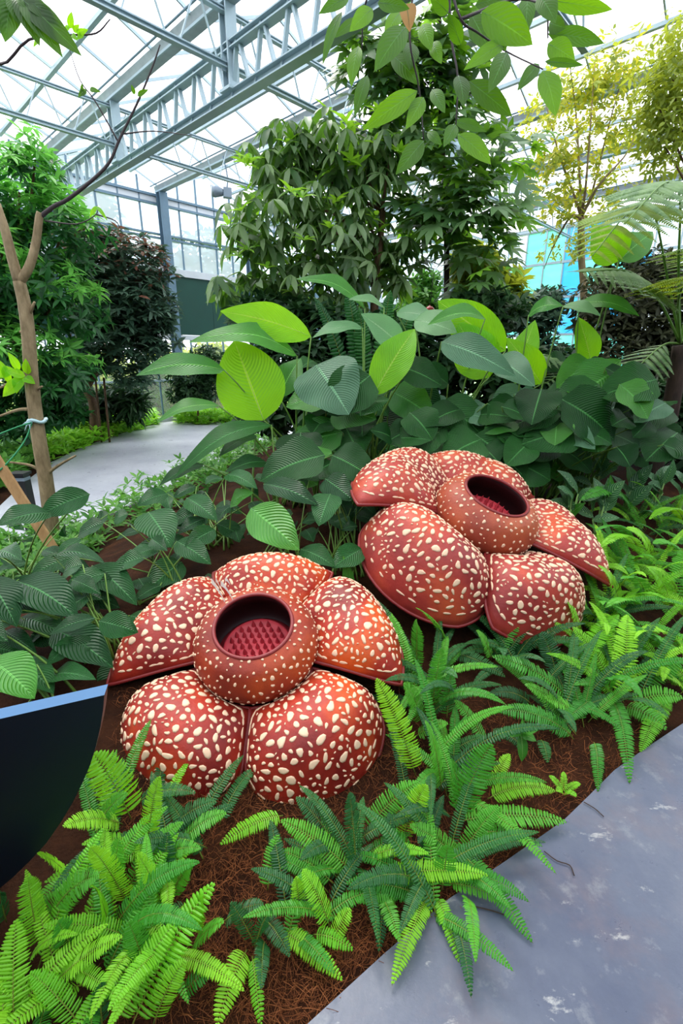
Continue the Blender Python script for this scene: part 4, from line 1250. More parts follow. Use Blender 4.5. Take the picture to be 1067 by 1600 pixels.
# ------------------------------------------------------------------ foliage in bulk
def tmpl_leaf(w=.18, droop=.12, fold=.05):
    V = np.array([[0, 0, 0], [-w * .75, .28, fold], [0, .3, 0], [w * .75, .28, fold], [-w * .8, .62, fold - droop * .35], [0, .64, -droop * .35], [w * .8, .62, fold - droop * .35], [0, 1, -droop]], dtype=np.float32)
    Fq = np.array([[0, 2, 1], [0, 3, 2], [1, 2, 5], [1, 5, 4], [2, 3, 6], [2, 6, 5], [4, 5, 7], [5, 6, 7]], dtype=np.int32)
    return V, Fq
def tmpl_small(w=.22, droop=.1):
    V = np.array([[0, 0, 0], [-w, .5, .03], [w, .5, .03], [0, 1, -droop]], dtype=np.float32)
    return V, np.array([[0, 2, 1], [1, 2, 3]], dtype=np.int32)
def tmpl_palm(lobes=5, spread=1.15, w=.16, inner=.25):
    V, Fq = [[0, 0, 0]], []
    for k in range(lobes):
        a = (k - (lobes - 1) / 2) * spread * 2 / (lobes - 1)
        L = 1.0 - .3 * abs(k - (lobes - 1) / 2) / ((lobes - 1) / 2)
        d = np.array([math.sin(a), math.cos(a), 0]); s = np.array([math.cos(a), -math.sin(a), 0])
        b = len(V)
        V += [list(d * .08 * L - s * .05), list(d * .08 * L + s * .05), list(d * .55 * L - s * w * L + np.array([0, 0, .03])), list(d * .55 * L + s * w * L + np.array([0, 0, .03])), list(d * L + np.array([0, 0, -.1]))]
        Fq += [[0, b + 1, b], [b, b + 1, b + 3], [b, b + 3, b + 2], [b + 2, b + 3, b + 4]]
    return np.array(V, dtype=np.float32), np.array(Fq, dtype=np.int32)

def norm(a): return a / np.maximum(1e-9, np.linalg.norm(a, axis=-1, keepdims=True))
def rots(d, up):
    """rotation matrices whose y is d and z near up"""
    d = norm(d); x = norm(np.cross(d, up)); z = np.cross(x, d)
    return np.stack([x, d, z], axis=-1)
def bulk(tm, P, Rm, S):
    tv, tf = tm
    V = np.einsum('nij,kj->nki', Rm, tv) * S[:, None, None] + P[:, None, :]
    n = len(P); k = len(tv)
    Fq = (tf[None] + (np.arange(n) * k)[:, None, None]).reshape(-1, tf.shape[1])
    return V.reshape(-1, 3), Fq

def blob_nodes(blobs, n, shell=.55):
    """points and outward directions in a heap of ellipsoids (centre, radii, weight)"""
    w = np.array([b[2] for b in blobs]); w = w / w.sum()
    idx = npr.choice(len(blobs), n, p=w)
    d = norm(npr.normal(size=(n, 3)))
    r = shell + (1 - shell) * npr.random(n) ** .7
    C = np.array([list(b[0]) for b in blobs])[idx]; R = np.array([b[1] for b in blobs])[idx]
    return C + d * R * r[:, None], d

def whorl(P, D, k, spread, droop, L, jitter=.25, upbias=.6):
    """k leaves around each node; returns positions, rotations, sizes"""
    n = len(P)
    A = norm(D * (1 - upbias) + np.array([0, 0, upbias]) + npr.normal(size=(n, 3)) * jitter)
    ref = norm(np.cross(A, npr.normal(size=(n, 3)))); ref2 = np.cross(A, ref)
    Ps, Rs, Ss = [], [], []
    for q in range(k):
        th = 2 * math.pi * q / k + npr.random(n) * .6
        rad = ref * np.cos(th)[:, None] + ref2 * np.sin(th)[:, None]
        sp = spread + npr.normal(size=n) * .15
        d = A * np.cos(sp)[:, None] + rad * np.sin(sp)[:, None]
        d[:, 2] -= droop
        Ps.append(P); Rs.append(rots(d, A + np.array([0, 0, .3]))); Ss.append(L * (.7 + .6 * npr.random(n)))
    return np.concatenate(Ps), np.concatenate(Rs), np.concatenate(Ss)

def leaves_part(name, parent, tm, P, Rm, S, mat, kind='stuff'):
    off = np.array(root_of(parent).location)
    V, Fq = bulk(tm, P - off, Rm, S)
    return link(name, fast_mesh(name, V, Fq, M[mat]), parent, kind)

def leaf_objects(parent, tm, P, Rm, S, mat, count, name='leaf'):
    """the leaves that show largest as objects of their own, sharing one mesh; returns the mask of the rest"""
    tv, tf = tm
    me = fast_mesh(name, tv, tf, M[mat], True)
    dist = np.linalg.norm(P - np.array([0, 0, EYE]), axis=1)
    order = np.argsort(dist / S)
    off = root_of(parent).location
    for i in order[:count]:
        o = link(name, me, parent)
        m = Matrix([list(r) for r in Rm[i]]).to_4x4()
        o.matrix_basis = Matrix.Translation(Vector(P[i]) - off) @ m @ Matrix.Scale(float(S[i]), 4)
    mask = np.ones(len(P), bool); mask[order[:count]] = False
    return mask

def limb(parent, pts, r0, r1, mat, name='branch', seg=7):
    sp = smooth_path(pts, 4)
    n = len(sp)
    V, Fs = tube(sp, [r0 + (r1 - r0) * i / (n - 1) for i in range(n)], seg)
    part(name, V, Fs, M[mat], parent)

def pblob(px, py, Y, rx, ry, rd, w=None):
    """ellipsoid given in pixels at depth Y"""
    c = aty(px, py, Y); s = pxm(c)
    R = (rx * s, rd, ry * s)
    return (c, R, w or R[0] * R[2] * rd ** .5)

def grow(root, base, blobs, mat, r=.05, n=9):
    """trunk to the heap's middle and branches into each blob"""
    cs = [b[0] for b in blobs]
    top = sum(cs, Vector()) / len(cs)
    fork = base.lerp(top, .55); fork.x = base.x * .6 + top.x * .4
    limb(root, [base, base.lerp(fork, .5) + Vector((r, 0, 0)), fork, top], r, r * .45, mat, 'trunk', 9)
    for c in cs[:n]:
        limb(root, [fork, fork.lerp(c, .5) + UP * .1, c], r * .45, r * .15, mat)

# --- left: large bright whorled tree
blobs = [pblob(30, 300, 7.5, 75, 70, .8), pblob(100, 360, 7.6, 60, 60, .7), pblob(20, 430, 7.2, 90, 70, .9), pblob(90, 470, 7.4, 70, 60, .8), pblob(30, 560, 7.0, 80, 60, .8), pblob(80, 580, 7.3, 70, 45, .7), pblob(0, 380, 7.4, 60, 90, .8), pblob(55, 250, 7.6, 40, 40, .5), pblob(-40, 520, 7.2, 80, 110, .9)]
base = Vector((aty(40, 690, 8.0).x, 8.0, -.04))
tr = empty('whorl_leaf_tree', base); tag(tr, 'tall bright green tree with finger-like leaf whorls at the left edge', 'tree')
grow(tr, base, blobs, 'bark', .09)
tm = tmpl_leaf(.15, .18)
P, D = blob_nodes(blobs, 1050, .45)
P1_, R1_, S1_ = whorl(P, D, 7, 1.2, .28, .20, .3, .6)
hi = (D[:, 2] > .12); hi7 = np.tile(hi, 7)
rest = leaf_objects(tr, tm, P1_[hi7], R1_[hi7], S1_[hi7], 't_left', 280)
leaves_part('foliage', tr, tm, P1_[hi7][rest], R1_[hi7][rest], S1_[hi7][rest], 't_left')
leaves_part('shaded_foliage', tr, tm, P1_[~hi7], R1_[~hi7], S1_[~hi7], 't_left_d')  # lower side of each heap: shade put into a deeper leaf green

# --- left: dark tree with reddish top
blobs = [pblob(195, 420, 9.6, 75, 55, .9), pblob(150, 400, 9.6, 50, 50, .7), pblob(215, 480, 9.4, 62, 50, .9), pblob(160, 490, 9.4, 60, 50, .8), pblob(190, 540, 9.4, 70, 40, .8), pblob(240, 520, 9.5, 36, 36, .5), pblob(130, 560, 9.4, 40, 30, .5), pblob(215, 590, 9.5, 36, 16, .4)]
base = Vector((aty(142, 652, 9.6).x, 9.6, -.04))
tr = empty('dark_red_tree', base); tag(tr, 'dense dark green tree with reddish young leaves on top, beside the far walkway', 'tree')
m1 = aty(136, 605, 9.6); m2 = aty(165, 560, 9.6)
limb(tr, [base, aty(145, 630, 9.6), m1, m2, aty(190, 500, 9.6)], .09, .05, 'bark', 'trunk', 9)
limb(tr, [m1, aty(118, 570, 9.6), aty(110, 520, 9.6)], .04, .015, 'bark'); limb(tr, [m2, aty(200, 550, 9.6), aty(235, 520, 9.6)], .04, .015, 'bark')
tm = tmpl_leaf(.2, .15)
P, D = blob_nodes(blobs, 1700, .5)
Pq, Rq, Sq = whorl(P, D, 6, 1.25, .2, .17, .25, .75)
zt = np.tile(P[:, 2], 6); red = (zt > 3.25 + npr.normal(size=len(zt)) * .35) & (npr.random(len(zt)) < .45)
leaves_part('foliage', tr, tm, Pq[~red], Rq[~red], Sq[~red], 't_dark')
leaves_part('young_foliage', tr, tm, Pq[red], Rq[red], Sq[red], 't_red')
# thin support canes beside its trunk
for k, x in enumerate((115, 152, 165)):
    a = Vector((aty(x, 650, 9.5).x, 9.5, -.04)); b = aty(x - 3, 590, 9.5)
    V, Fs = tube([a, b], .022, 6); o = solo('support_cane', V, Fs, M['bark'], a); tag(o, ['thin dark cane left of the red-topped tree trunk', 'thin cane right beside the red-topped tree trunk', 'second thin cane right of the red-topped tree trunk'][k], 'cane', 'tree support canes')

# --- shrubs along the back wall and far bed
def shrub(name, label, cat, blobs, n, k, L, mat, tmx, base, bark='bark', spread=1.1, droop=.15, r=.03, upb=.6, group=None, nb=5):
    s = empty(name, base); tag(s, label, cat, group)
    grow(s, Vector(base), blobs, bark, r, nb)
    P, D = blob_nodes(blobs, n, .4)
    a, b, c = whorl(P, D, k, spread, droop, L, .3, upb)
    leaves_part('foliage', s, tmx, a, b, c, mat)
    return s
tl_, ts_ = tmpl_leaf(.2, .15), tmpl_small(.24, .12)
def gb(px, Y): 
    p = aty(px, 640, Y); return Vector((p.x, Y, ground(p.x, Y)))
shrub('round_shrub', 'dark rounded shrub at the far end of the walkway', 'shrub', [pblob(305, 590, 12.2, 42, 32, .5), pblob(300, 615, 12.2, 40, 22, .5), pblob(325, 570, 12.4, 30, 30, .5)], 800, 5, .14, 'bg_dark', tl_, gb(305, 12.2))
shrub('strap_leaf_shrub', 'dark strappy-leaved shrub under the red-topped tree', 'shrub', [pblob(190, 630, 10.4, 40, 26, .4), pblob(120, 635, 10.2, 40, 24, .4)], 240, 7, .32, 'bg_dark', tmpl_leaf(.1, .3), gb(170, 10.3))
shrub('leafy_shrub', 'mid green shrub under the whorl-leaf tree beside the pale trunk', 'shrub', [pblob(80, 600, 8.2, 50, 36, .4), pblob(20, 650, 7.4, 60, 40, .4), pblob(95, 640, 8.2, 36, 30, .4)], 420, 6, .17, 't_left_d', tl_, gb(60, 8.2))
# --- ground cover beside the far walkway
def cover(name, label, outline, n, L, mat, h, group):
    ps = [atz(*q) for q in outline]
    c = sum(ps, Vector()) / len(ps)
    s = empty(name, Vector((c.x, c.y, -.03))); tag(s, label, 'ground cover', group)
    tri = [(c, ps[i], ps[(i + 1) % len(ps)]) for i in range(len(ps))]
    ar = np.array([((b - a).cross(d - a)).length for a, b, d in tri]); ar = ar / ar.sum()
    P = []
    for i in npr.choice(len(tri), n, p=ar):
        a, b, d = tri[i]; u, v = npr.random(2)
        if u + v > 1: u, v = 1 - u, 1 - v
        q = a + (b - a) * float(u) + (d - a) * float(v); P.append([q.x, q.y, max(0, ground(q.x, q.y)) + float(npr.random()) * h])
    P = np.array(P); D = np.tile(np.array([[0, 0, 1.0]]), (n, 1))
    a, b, d = whorl(P, D, 5, 1.0, .1, L, .35, .8)
    leaves_part('foliage', s, tl_, a, b, d, mat)
cover('ground_cover', 'bright green leafy ground cover along the left of the far walkway', [(60, 730), (85, 722), (140, 700), (200, 680), (248, 664), (240, 652), (160, 660), (60, 690)], 900, .16, 'cover', .26, 'leafy ground cover')
cover('ground_cover', 'bright green leafy ground cover strip at the far end of the walkway', [(272, 664), (320, 664), (372, 663), (370, 652), (280, 652)], 420, .16, 'cover', .24, 'leafy ground cover')
cover('ground_cover', 'dark leafy ground cover at the left below the whorl-leaf tree', [(-60, 800), (20, 760), (62, 728), (60, 690), (-60, 720)], 420, .17, 'bg_mid', .25, 'leafy ground cover')
cover('ground_cover', 'yellow-green small-leaved ground cover between walkway and dark leaves', [(120, 850), (200, 795), (290, 752), (350, 722), (420, 690), (440, 720), (380, 790), (250, 840), (160, 870)], 560, .095, 'bg_mid', .34, 'leafy ground cover')
cover('ground_cover', 'small-leaved ground cover around the pale trunk at left', [(-40, 890), (60, 835), (140, 830), (160, 880), (60, 930), (-40, 940)], 420, .075, 'bg_mid', .2, 'leafy ground cover')

# --- centre: tree with drooping lance leaves
blobs = [pblob(430, 270, 6.2, 60, 60, .5), pblob(500, 250, 6.2, 70, 60, .6), pblob(390, 360, 6.0, 45, 70, .5), pblob(380, 430, 6.0, 44, 50, .5), pblob(470, 350, 6.0, 70, 60, .7), pblob(560, 300, 6.3, 60, 70, .6), pblob(540, 390, 6.2, 70, 60, .6), pblob(450, 430, 6.1, 60, 40, .5), pblob(590, 230, 6.4, 60, 50, .6), pblob(610, 400, 6.5, 40, 50, .5), pblob(500, 470, 6.4, 90, 30, .5), pblob(455, 215, 6.3, 30, 25, .3)]
base = gb(590, 6.4)
tr = empty('drooping_leaf_tree', base); tag(tr, 'tree with long drooping grey-green leaves left of the vine column', 'tree')
tk = [base, aty(585, 470, 6.4), aty(592, 400, 6.3), aty(598, 330, 6.3)]
limb(tr, tk, .06, .035, 'bark', 'trunk', 9)
for q in ((540, 300), (480, 260), (440, 330), (400, 380), (560, 240), (610, 240), (520, 400), (450, 420), (600, 300)):
    limb(tr, [tk[2] if q[1] > 290 else tk[3], aty((q[0] + 595) / 2, (q[1] + 350) / 2 - 8, 6.2), aty(q[0], q[1], 6.1)], .022, .006, 'bark')
tm = tmpl_leaf(.17, .22)
P, D = blob_nodes(blobs, 380, .25)
Pq, Rq, Sq = whorl(P, D, 6, 1.5, .75, .24, .2, .7)
rest = leaf_objects(tr, tm, Pq, Rq, Sq, 't_mid_o', 290)
leaves_part('foliage', tr, tm, Pq[rest], Rq[rest], Sq[rest], 't_mid')
P, D = blob_nodes(blobs, 90, .8)
Pq, Rq, Sq = whorl(P, D, 6, 1.0, .1, .16, .2, .8)
leaves_part('young_shoots', tr, tm, Pq, Rq, Sq, 't_young')

# --- climbing vine on a dark cane in front of the grey column
vb_ = gb(694, 6.6)
vn = empty('climbing_vine', vb_); tag(vn, 'tall climbing vine with dark hand-shaped leaves on a thin cane, centre right', 'vine')
limb(vn, [vb_, aty(698, 420, 6.6), aty(690, 200, 6.6), aty(684, -60, 6.6)], .04, .025, 'bark_dark', 'cane', 8)
blobs = [pblob(700, 150, 6.4, 70, 80, .5), pblob(650, 110, 6.6, 80, 70, .5), pblob(710, 250, 6.3, 80, 60, .6), pblob(750, 330, 6.2, 70, 60, .6), pblob(700, 340, 6.3, 70, 60, .5), pblob(745, 410, 6.2, 60, 50, .6), pblob(640, 330, 6.5, 50, 60, .5), pblob(700, 60, 6.4, 90, 70, .5), pblob(600, 60, 6.6, 60, 60, .4), pblob(790, 240, 6.4, 60, 50, .5), pblob(620, 420, 6.6, 50, 40, .4), pblob(750, 460, 6.3, 60, 30, .4), pblob(590, 130, 6.6, 60, 60, .5), pblob(600, 220, 6.6, 50, 50, .5), pblob(560, 60, 6.7, 40, 60, .4)]
tmv = tmpl_palm(5, 1.2, .15)
P, D = blob_nodes(blobs, 820, .15)
Rq = rots(np.stack([D[:, 0] * 1.0, D[:, 1] * .8 - .3, -.35 + D[:, 2] * .3], axis=1) + npr.normal(size=D.shape) * .25, np.array([[0, -.35, 1.0]]) + npr.normal(size=D.shape) * .25)
Sq = .19 + .15 * npr.random(len(P))
rest = leaf_objects(vn, tmv, P, Rq, Sq, 'vine_o', 290)
fresh = (npr.random(len(P)) < np.where(P[:, 0] > 1.7, .65, .2)) & rest
leaves_part('foliage', vn, tmv, P[rest & ~fresh], Rq[rest & ~fresh], Sq[rest & ~fresh], 'vine')
leaves_part('fresh_foliage', vn, tmv, P[fresh], Rq[fresh], Sq[fresh], 'vine_y')

# --- right: airy yellow tree
base = gb(912, 8.2)
tr = empty('yellow_tree', base); tag(tr, 'airy tree with small yellow-green leaves and upright limbs, right of the vine', 'tree')
tk = [base, aty(912, 480, 8.2), aty(908, 400, 8.2), aty(908, 340, 8.2)]
limb(tr, tk, .06, .045, 'bark_pale', 'trunk', 9)
for q in (((895, 300), (870, 230), (850, 150)), ((915, 290), (922, 200), (930, 90)), ((925, 300), (950, 200), (975, 110)), ((905, 270), (900, 180), (890, 100)), ((890, 340), (862, 390), (850, 420)), ((935, 290), (985, 230), (1000, 160))):
    limb(tr, [tk[-1]] + [aty(x, y, 8.2 + .3 * math.sin(x)) for x, y in q], .024, .005, 'bark_pale')
blobs = [pblob(920, 130, 8.2, 80, 50, .9), pblob(870, 170, 8.2, 60, 50, .8), pblob(960, 110, 8.3, 60, 60, .8), pblob(890, 250, 8.1, 70, 50, .8), pblob(960, 210, 8.3, 60, 50, .8), pblob(870, 320, 8.1, 60, 40, .7), pblob(950, 300, 8.3, 60, 40, .7), pblob(900, 380, 8.2, 60, 40, .6), pblob(850, 240, 8.0, 40, 60, .6)]
P, D = blob_nodes(blobs, 800, .1)
Pq, Rq, Sq = whorl(P, D, 5, 1.2, .2, .095, .3, .6)
yy = npr.random(len(Pq)) < .4
leaves_part('foliage', tr, ts_, Pq[yy], Rq[yy], Sq[yy], 'yellow'); leaves_part('green_foliage', tr, ts_, Pq[~yy], Rq[~yy], Sq[~yy], 'yelgreen')
# --- right: hanging yellow-green creeper crown
base = gb(1150, 6.6)
tr = empty('hanging_creeper', base); tag(tr, 'dense yellow-green hanging foliage in the upper right corner', 'creeper')
blobs = [pblob(1050, 120, 6.4, 55, 70, .6), pblob(1030, 170, 6.4, 44, 60, .5), pblob(1040, 230, 6.4, 36, 40, .4), pblob(1070, 60, 6.6, 50, 50, .5), pblob(1090, 180, 6.5, 60, 80, .6)]
grow(tr, base, blobs, 'bark', .05)
P, D = blob_nodes(blobs, 1050, .2)
Pq, Rq, Sq = whorl(P, D, 3, 1.3, .5, .095, .3, .6)
leaves_part('foliage', tr, tl_, Pq, Rq, Sq, 'yelgreen')

# --- background shrubs behind the broad leaves
shrub('maroon_shrub', 'dark maroon-green dense shrub behind the tree fern', 'shrub', [pblob(960, 480, 6.8, 70, 50, .5), pblob(1030, 500, 6.6, 60, 60, .5), pblob(980, 560, 6.6, 80, 50, .5), pblob(1060, 560, 6.6, 60, 70, .5), pblob(1060, 440, 6.9, 50, 40, .4), pblob(960, 430, 7.2, 40, 30, .4), pblob(1020, 430, 7.0, 50, 36, .4)], 1900, 5, .12, 'bg_maroon', tl_, gb(990, 6.8))
shrub('spreading_conifer', 'dark flat-branched conifer shrub left of the yellow tree trunk', 'shrub', [pblob(845, 478, 7.6, 38, 18, .5), pblob(830, 505, 7.4, 46, 24, .5), pblob(862, 462, 7.8, 20, 12, .3), pblob(850, 560, 7.4, 50, 30, .4)], 700, 6, .11, 't_dark', ts_, gb(850, 7.6), upb=.85)
shrub('bushy_shrub', 'mid green bushy shrub left of the grey column', 'shrub', [pblob(655, 478, 8.2, 34, 26, .4), pblob(665, 445, 8.4, 24, 22, .3), pblob(640, 510, 8.0, 50, 30, .4)], 600, 5, .13, 'bg_mid', tl_, gb(655, 8.2))
shrub('understorey_shrub', 'dark understorey shrub below the drooping-leaf tree', 'shrub', [pblob(430, 500, 5.8, 70, 34, .4), pblob(520, 520, 5.7, 80, 40, .4), pblob(600, 540, 5.6, 70, 50, .4), pblob(460, 570, 5.4, 70, 50, .4), pblob(540, 620, 5.2, 90, 60, .4), pblob(430, 640, 5.2, 50, 40, .4)], 1400, 5, .15, 'bg_dark', tl_, gb(520, 5.6))
shrub('understorey_shrub', 'dark understorey shrub right of the grey column', 'shrub', [pblob(760, 490, 6.0, 60, 34, .4), pblob(720, 560, 5.6, 80, 60, .4), pblob(830, 600, 5.4, 90, 60, .4), pblob(930, 640, 5.4, 80, 60, .4), pblob(1020, 660, 5.6, 60, 60, .4)], 1500, 5, .15, 'bg_dark', tl_, gb(800, 5.8))
shrub('golden_shrub', 'yellowish variegated shrub behind the climbing vine', 'shrub', [pblob(770, 455, 6.9, 50, 36, .4), pblob(740, 420, 7.0, 40, 30, .4)], 360, 5, .17, 'yelgreen', tl_, gb(765, 6.9))
shrub('understorey_shrub', 'dark understorey shrub at the right edge beyond the tree fern', 'shrub', [pblob(1150, 620, 5.4, 90, 80, .5), pblob(1220, 680, 5.0, 90, 70, .5), pblob(1110, 700, 5.2, 60, 50, .4)], 700, 5, .17, 'bg_dark', tl_, gb(1160, 5.3))
# red ball hanging by the column
c = aty(671, 487, 7.4)
r = empty('red_ball', c); tag(r, 'small red round ornament hanging beside the grey column', 'ornament')
V, Fs = lathe([(.0001, -.075), (.03, -.068), (.055, -.05), (.072, -.02), (.074, .01), (.06, .045), (.035, .066), (.012, .074), (.012, .085), (.0001, .086)], 20); part('ball', [c + v for v in V], Fs, M['red'], r)
V, Fs = tube([c + UP * .08, c + UP * .5 + Vector((.03, 0, 0))], .004, 5); part('string', V, Fs, M['twig'], r)

# --- outside the glass
def outside(name, label, cat, blobs, n, L, mat, base):
    s = empty(name, base); tag(s, label, cat, 'plants outside the glass')
    grow(s, Vector(base), blobs, 'bark', .12, 6)
    P, D = blob_nodes(blobs, n, .3); a, b, c = whorl(P, D, 4, 1.1, .2, L, .3, .5)
    leaves_part('foliage', s, ts_, a, b, c, mat)
def bb(u, v, z, ru, rz): return (B(u, v, z), (ru, ru, rz), ru * ru * rz)
outside('outdoor_shrub', 'sunlit yellow-green shrubs outside the lower windows, left', 'shrub', [bb(4.6, 15.5, .8, 1.2, 1.0), bb(6, 15.6, .7, 1.2, 1.1)], 1100, .3, 'outside', B(5, 15.6, -.06))
outside('outdoor_shrub', 'sunlit yellow-green shrubs outside the lower windows, right', 'shrub', [bb(8, 15.5, .8, 1.3, 1.2), bb(10, 15.8, 1.0, 1.3, 1.3)], 1100, .3, 'outside', B(9, 15.6, -.06))
outside('outdoor_shrub', 'dark outdoor shrub seen beside the window post', 'shrub', [bb(7.0, 14.5, .7, .45, .9)], 400, .2, 'bg_mid', B(7.0, 14.5, -.06))
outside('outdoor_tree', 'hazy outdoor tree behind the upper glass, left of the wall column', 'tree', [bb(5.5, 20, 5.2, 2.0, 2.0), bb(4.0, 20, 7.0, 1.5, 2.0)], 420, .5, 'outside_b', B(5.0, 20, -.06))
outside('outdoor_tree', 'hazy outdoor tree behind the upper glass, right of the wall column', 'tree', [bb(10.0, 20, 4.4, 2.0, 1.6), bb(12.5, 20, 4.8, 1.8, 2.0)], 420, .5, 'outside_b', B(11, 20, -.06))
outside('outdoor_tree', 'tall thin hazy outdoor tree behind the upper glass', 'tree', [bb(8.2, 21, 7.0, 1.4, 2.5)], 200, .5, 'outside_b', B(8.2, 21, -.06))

# ------------------------------------------------------------------ tree fern at the right
base = gb(1032, 4.6)
tf = empty('tree_fern', base); tag(tf, 'tree fern with dark trunk and wide feathery fronds at the right edge', 'tree fern')
crown = aty(1062, 540, 4.6)
limb(tf, [base, aty(1040, 670, 4.6), aty(1056, 590, 4.6), crown], .085, .06, 'bark_dark', 'trunk', 10)
def pinna_geo(L, w, n=24):
    V, Fq = [], []
    for i in range(n):
        t = (i + .5) / n; hl = w / 2 * (1 - t ** 1.8) ** .7 * min(1, (t / .1) ** .5); wd = L / n * .62
        y = L * t; z = -.16 * L * t * t
        for sd in (-1, 1):
            b = len(V)
            V += [(0, y - wd, z), (0, y + wd * .7, z), (sd * hl * .6, y + wd * 1.1, z - hl * .05), (sd * hl, y + wd * .5, z - hl * .3), (sd * hl * .6, y - wd * .7, z - hl * .05)]
            Fq += [(b, b + 1, b + 2, b + 4), (b + 4, b + 2, b + 3, b + 3)]
    return V, Fq
pm_cache = {}
def pinna_mesh(mat):
    if mat not in pm_cache:
        V, Fq = pinna_geo(1.0, .30)
        me = make_mesh('pinna', V, [list(dict.fromkeys(f)) for f in Fq], M[mat], False)
        pm_cache[mat] = me
    return pm_cache[mat]
def tf_frond(pts, mat, L0, n=15, t0=.25, up=UP, mid=.012):
    sp = smooth_path(pts, 6); m = len(sp)
    V, Fs = tube(sp, [mid * (1 - .75 * i / m) for i in range(m)], 6)
    fr = part('frond', V, Fs, M['stem'], tf)
    for i in range(n):
        t = t0 + (1 - t0) * (i + .3) / n
        q = t * (m - 1); a = int(min(q, m - 2)); c = sp[a].lerp(sp[a + 1], q - a); d = (sp[a + 1] - sp[a]).normalized()
        s = d.cross(up).normalized()
        tt = (t - t0) / (1 - t0)
        L = 1.35 * L0 * (1 - .75 * tt ** 1.6) * min(1, (.35 + tt * 4))
        for sd in (-1, 1):
            ax = (s * sd + d * .35 - up * .12).normalized()
            z = (up - ax * up.dot(ax)).normalized(); x = ax.cross(z)
            o = link('pinna', pinna_mesh(mat), fr)
            mm = Matrix((x, ax, z)).transposed().to_4x4()
            o.matrix_basis = Matrix.Translation(c - tf.location) @ mm @ Matrix.Scale(L, 4)
ct = crown + UP * .02
tf_frond([ct, aty(1030, 470, 4.4), aty(985, 425, 4.1), aty(905, 425, 3.9)], 'treefern', .34, 15, .34, Vector((.1, -.45, 1)).normalized())
tf_frond([ct, aty(1042, 430, 4.4), aty(1020, 330, 4.1), aty(985, 330, 3.6), aty(925, 400, 3.4)], 'treefern_y', .36, 14, .42, Vector((-.2, -.5, 1)).normalized())
tf_frond([ct, aty(1060, 420, 4.3), aty(1062, 310, 4.0), aty(1040, 285, 3.5), aty(975, 350, 3.2)], 'treefern', .36, 14, .42, Vector((-.2, -.6, 1)).normalized())
tf_frond([ct, aty(1085, 430, 4.5), aty(1110, 380, 4.2), aty(1160, 400, 3.9)], 'treefern', .34, 13, .4)
tf_frond([ct, aty(1060, 470, 4.2), aty(1080, 430, 3.8), aty(1110, 460, 3.4)], 'treefern_y', .34, 13, .35)
tf_frond([ct, aty(1090, 480, 5.0), aty(1090, 420, 5.4), aty(1060, 400, 5.8)], 'treefern', .32, 12, .35)
tf_frond([ct, aty(1035, 540, 4.6), aty(990, 580, 4.5), aty(930, 640, 4.4)], 'treefern', .24, 13, .3, Vector((0, -.3, 1)))
tf_frond([aty(900, 640, 4.9), aty(880, 570, 4.8), aty(840, 555, 4.6), aty(780, 575, 4.5)], 'treefern', .2, 13, .25, Vector((0, -.35, 1)))
tf_frond([aty(960, 640, 4.9), aty(930, 590, 4.8), aty(890, 580, 4.6), aty(850, 600, 4.5)], 'treefern', .2, 12, .25, Vector((0, -.35, 1)))
# ferny fronds behind the leftmost clumps
fb = gb(580, 5.0)
df = empty('shade_fern', fb); tag(df, 'dark feathery fern behind the broad leaves under the drooping-leaf tree', 'fern')
for k, (tx, ty) in enumerate(((490, 465), (540, 450), (610, 455), (650, 475), (560, 480), (630, 500))):
    t0 = aty(tx, ty, 4.7); c0 = fb.lerp(t0, .6) + UP * .5
    V, Fs, rib = frond_geo(fb, c0, t0, .2, Vector((0, -.6, 1)).normalized(), 400 + k)
    fr = part('frond', V, Fs, M['fern_c'], df, False); V, Fs = tube(rib, .004, 4); part('midrib', V, Fs, M['fern_rib'], fr)

# ------------------------------------------------------------------ overhead branch close to the camera
OVH = [(856, 0, 957, 15, 24), (856, 53, 944, 68, 24), (851, 96, 912, 102, 12), (848, 110, 868, 182, 32), (842, 100, 808, 142, 20), (792, 82, 763, 145, 30), (790, 66, 724, 110, 22), (733, 127, 800, 182, 30), (716, 118, 724, 167, 24), (752, 18, 832, 70, 46), (736, 22, 768, 84, 30), (634, 42, 585, 112, 36), (652, 142, 566, 204, 30), (612, 86, 656, 134, 28), (675, 140, 695, 177, 20), (662, 152, 634, 202, 24), (710, 190, 760, 206, 15), (712, 195, 693, 230, 20), (715, 210, 767, 257, 26), (668, 206, 690, 227, 14), (662, 220, 618, 273, 28), (560, 72, 549, 136, 22), (574, 118, 554, 182, 20), (534, 18, 504, 102, 15), (582, 14, 546, 50, 24), (824, -8, 820, 58, 26), (842, -6, 868, 36, 28), (856, 68, 898, 94, 30), (858, 36, 884, 44, 22), (545, -4, 498, 22, 18), (660, 38, 674, 80, 24), (742, 8, 800, -4, 22), (590, 4, 640, 14, 20), (676, 66, 690, 100, 20), (640, 66, 640, 110, 26), (700, 20, 670, -10, 22), (770, 30, 790, 80, 26), (560, 30, 520, 60, 14), (720, 70, 700, 20, 22), (625, 20, 600, 60, 20)]
org = aty(690, -120, 2.6)
ov = empty('oval_leaf_branch', org); tag(ov, 'leafy branch with big glossy oval leaves hanging into the top of the picture', 'branch')
joints = [[(690, -120), (700, -40), (720, 30), (745, 50), (790, 80), (848, 108)], [(690, -120), (650, -30), (640, 60), (655, 140), (662, 220)], [(690, -120), (600, -50), (570, 10), (565, 80)], [(700, -40), (705, 60), (715, 120), (712, 200)], [(720, 30), (800, 0), (850, 10), (856, 60)]]
limb(ov, [org + Vector((.3, .2, 2.05)), org + Vector((.1, .1, .9)), org], .016, .008, 'twig', 'stem', 6)
for j in joints: limb(ov, [aty(x, y, 2.35 + .1 * math.sin(x * .05)) for x, y in j], .006, .0025, 'twig', 'twig', 5)
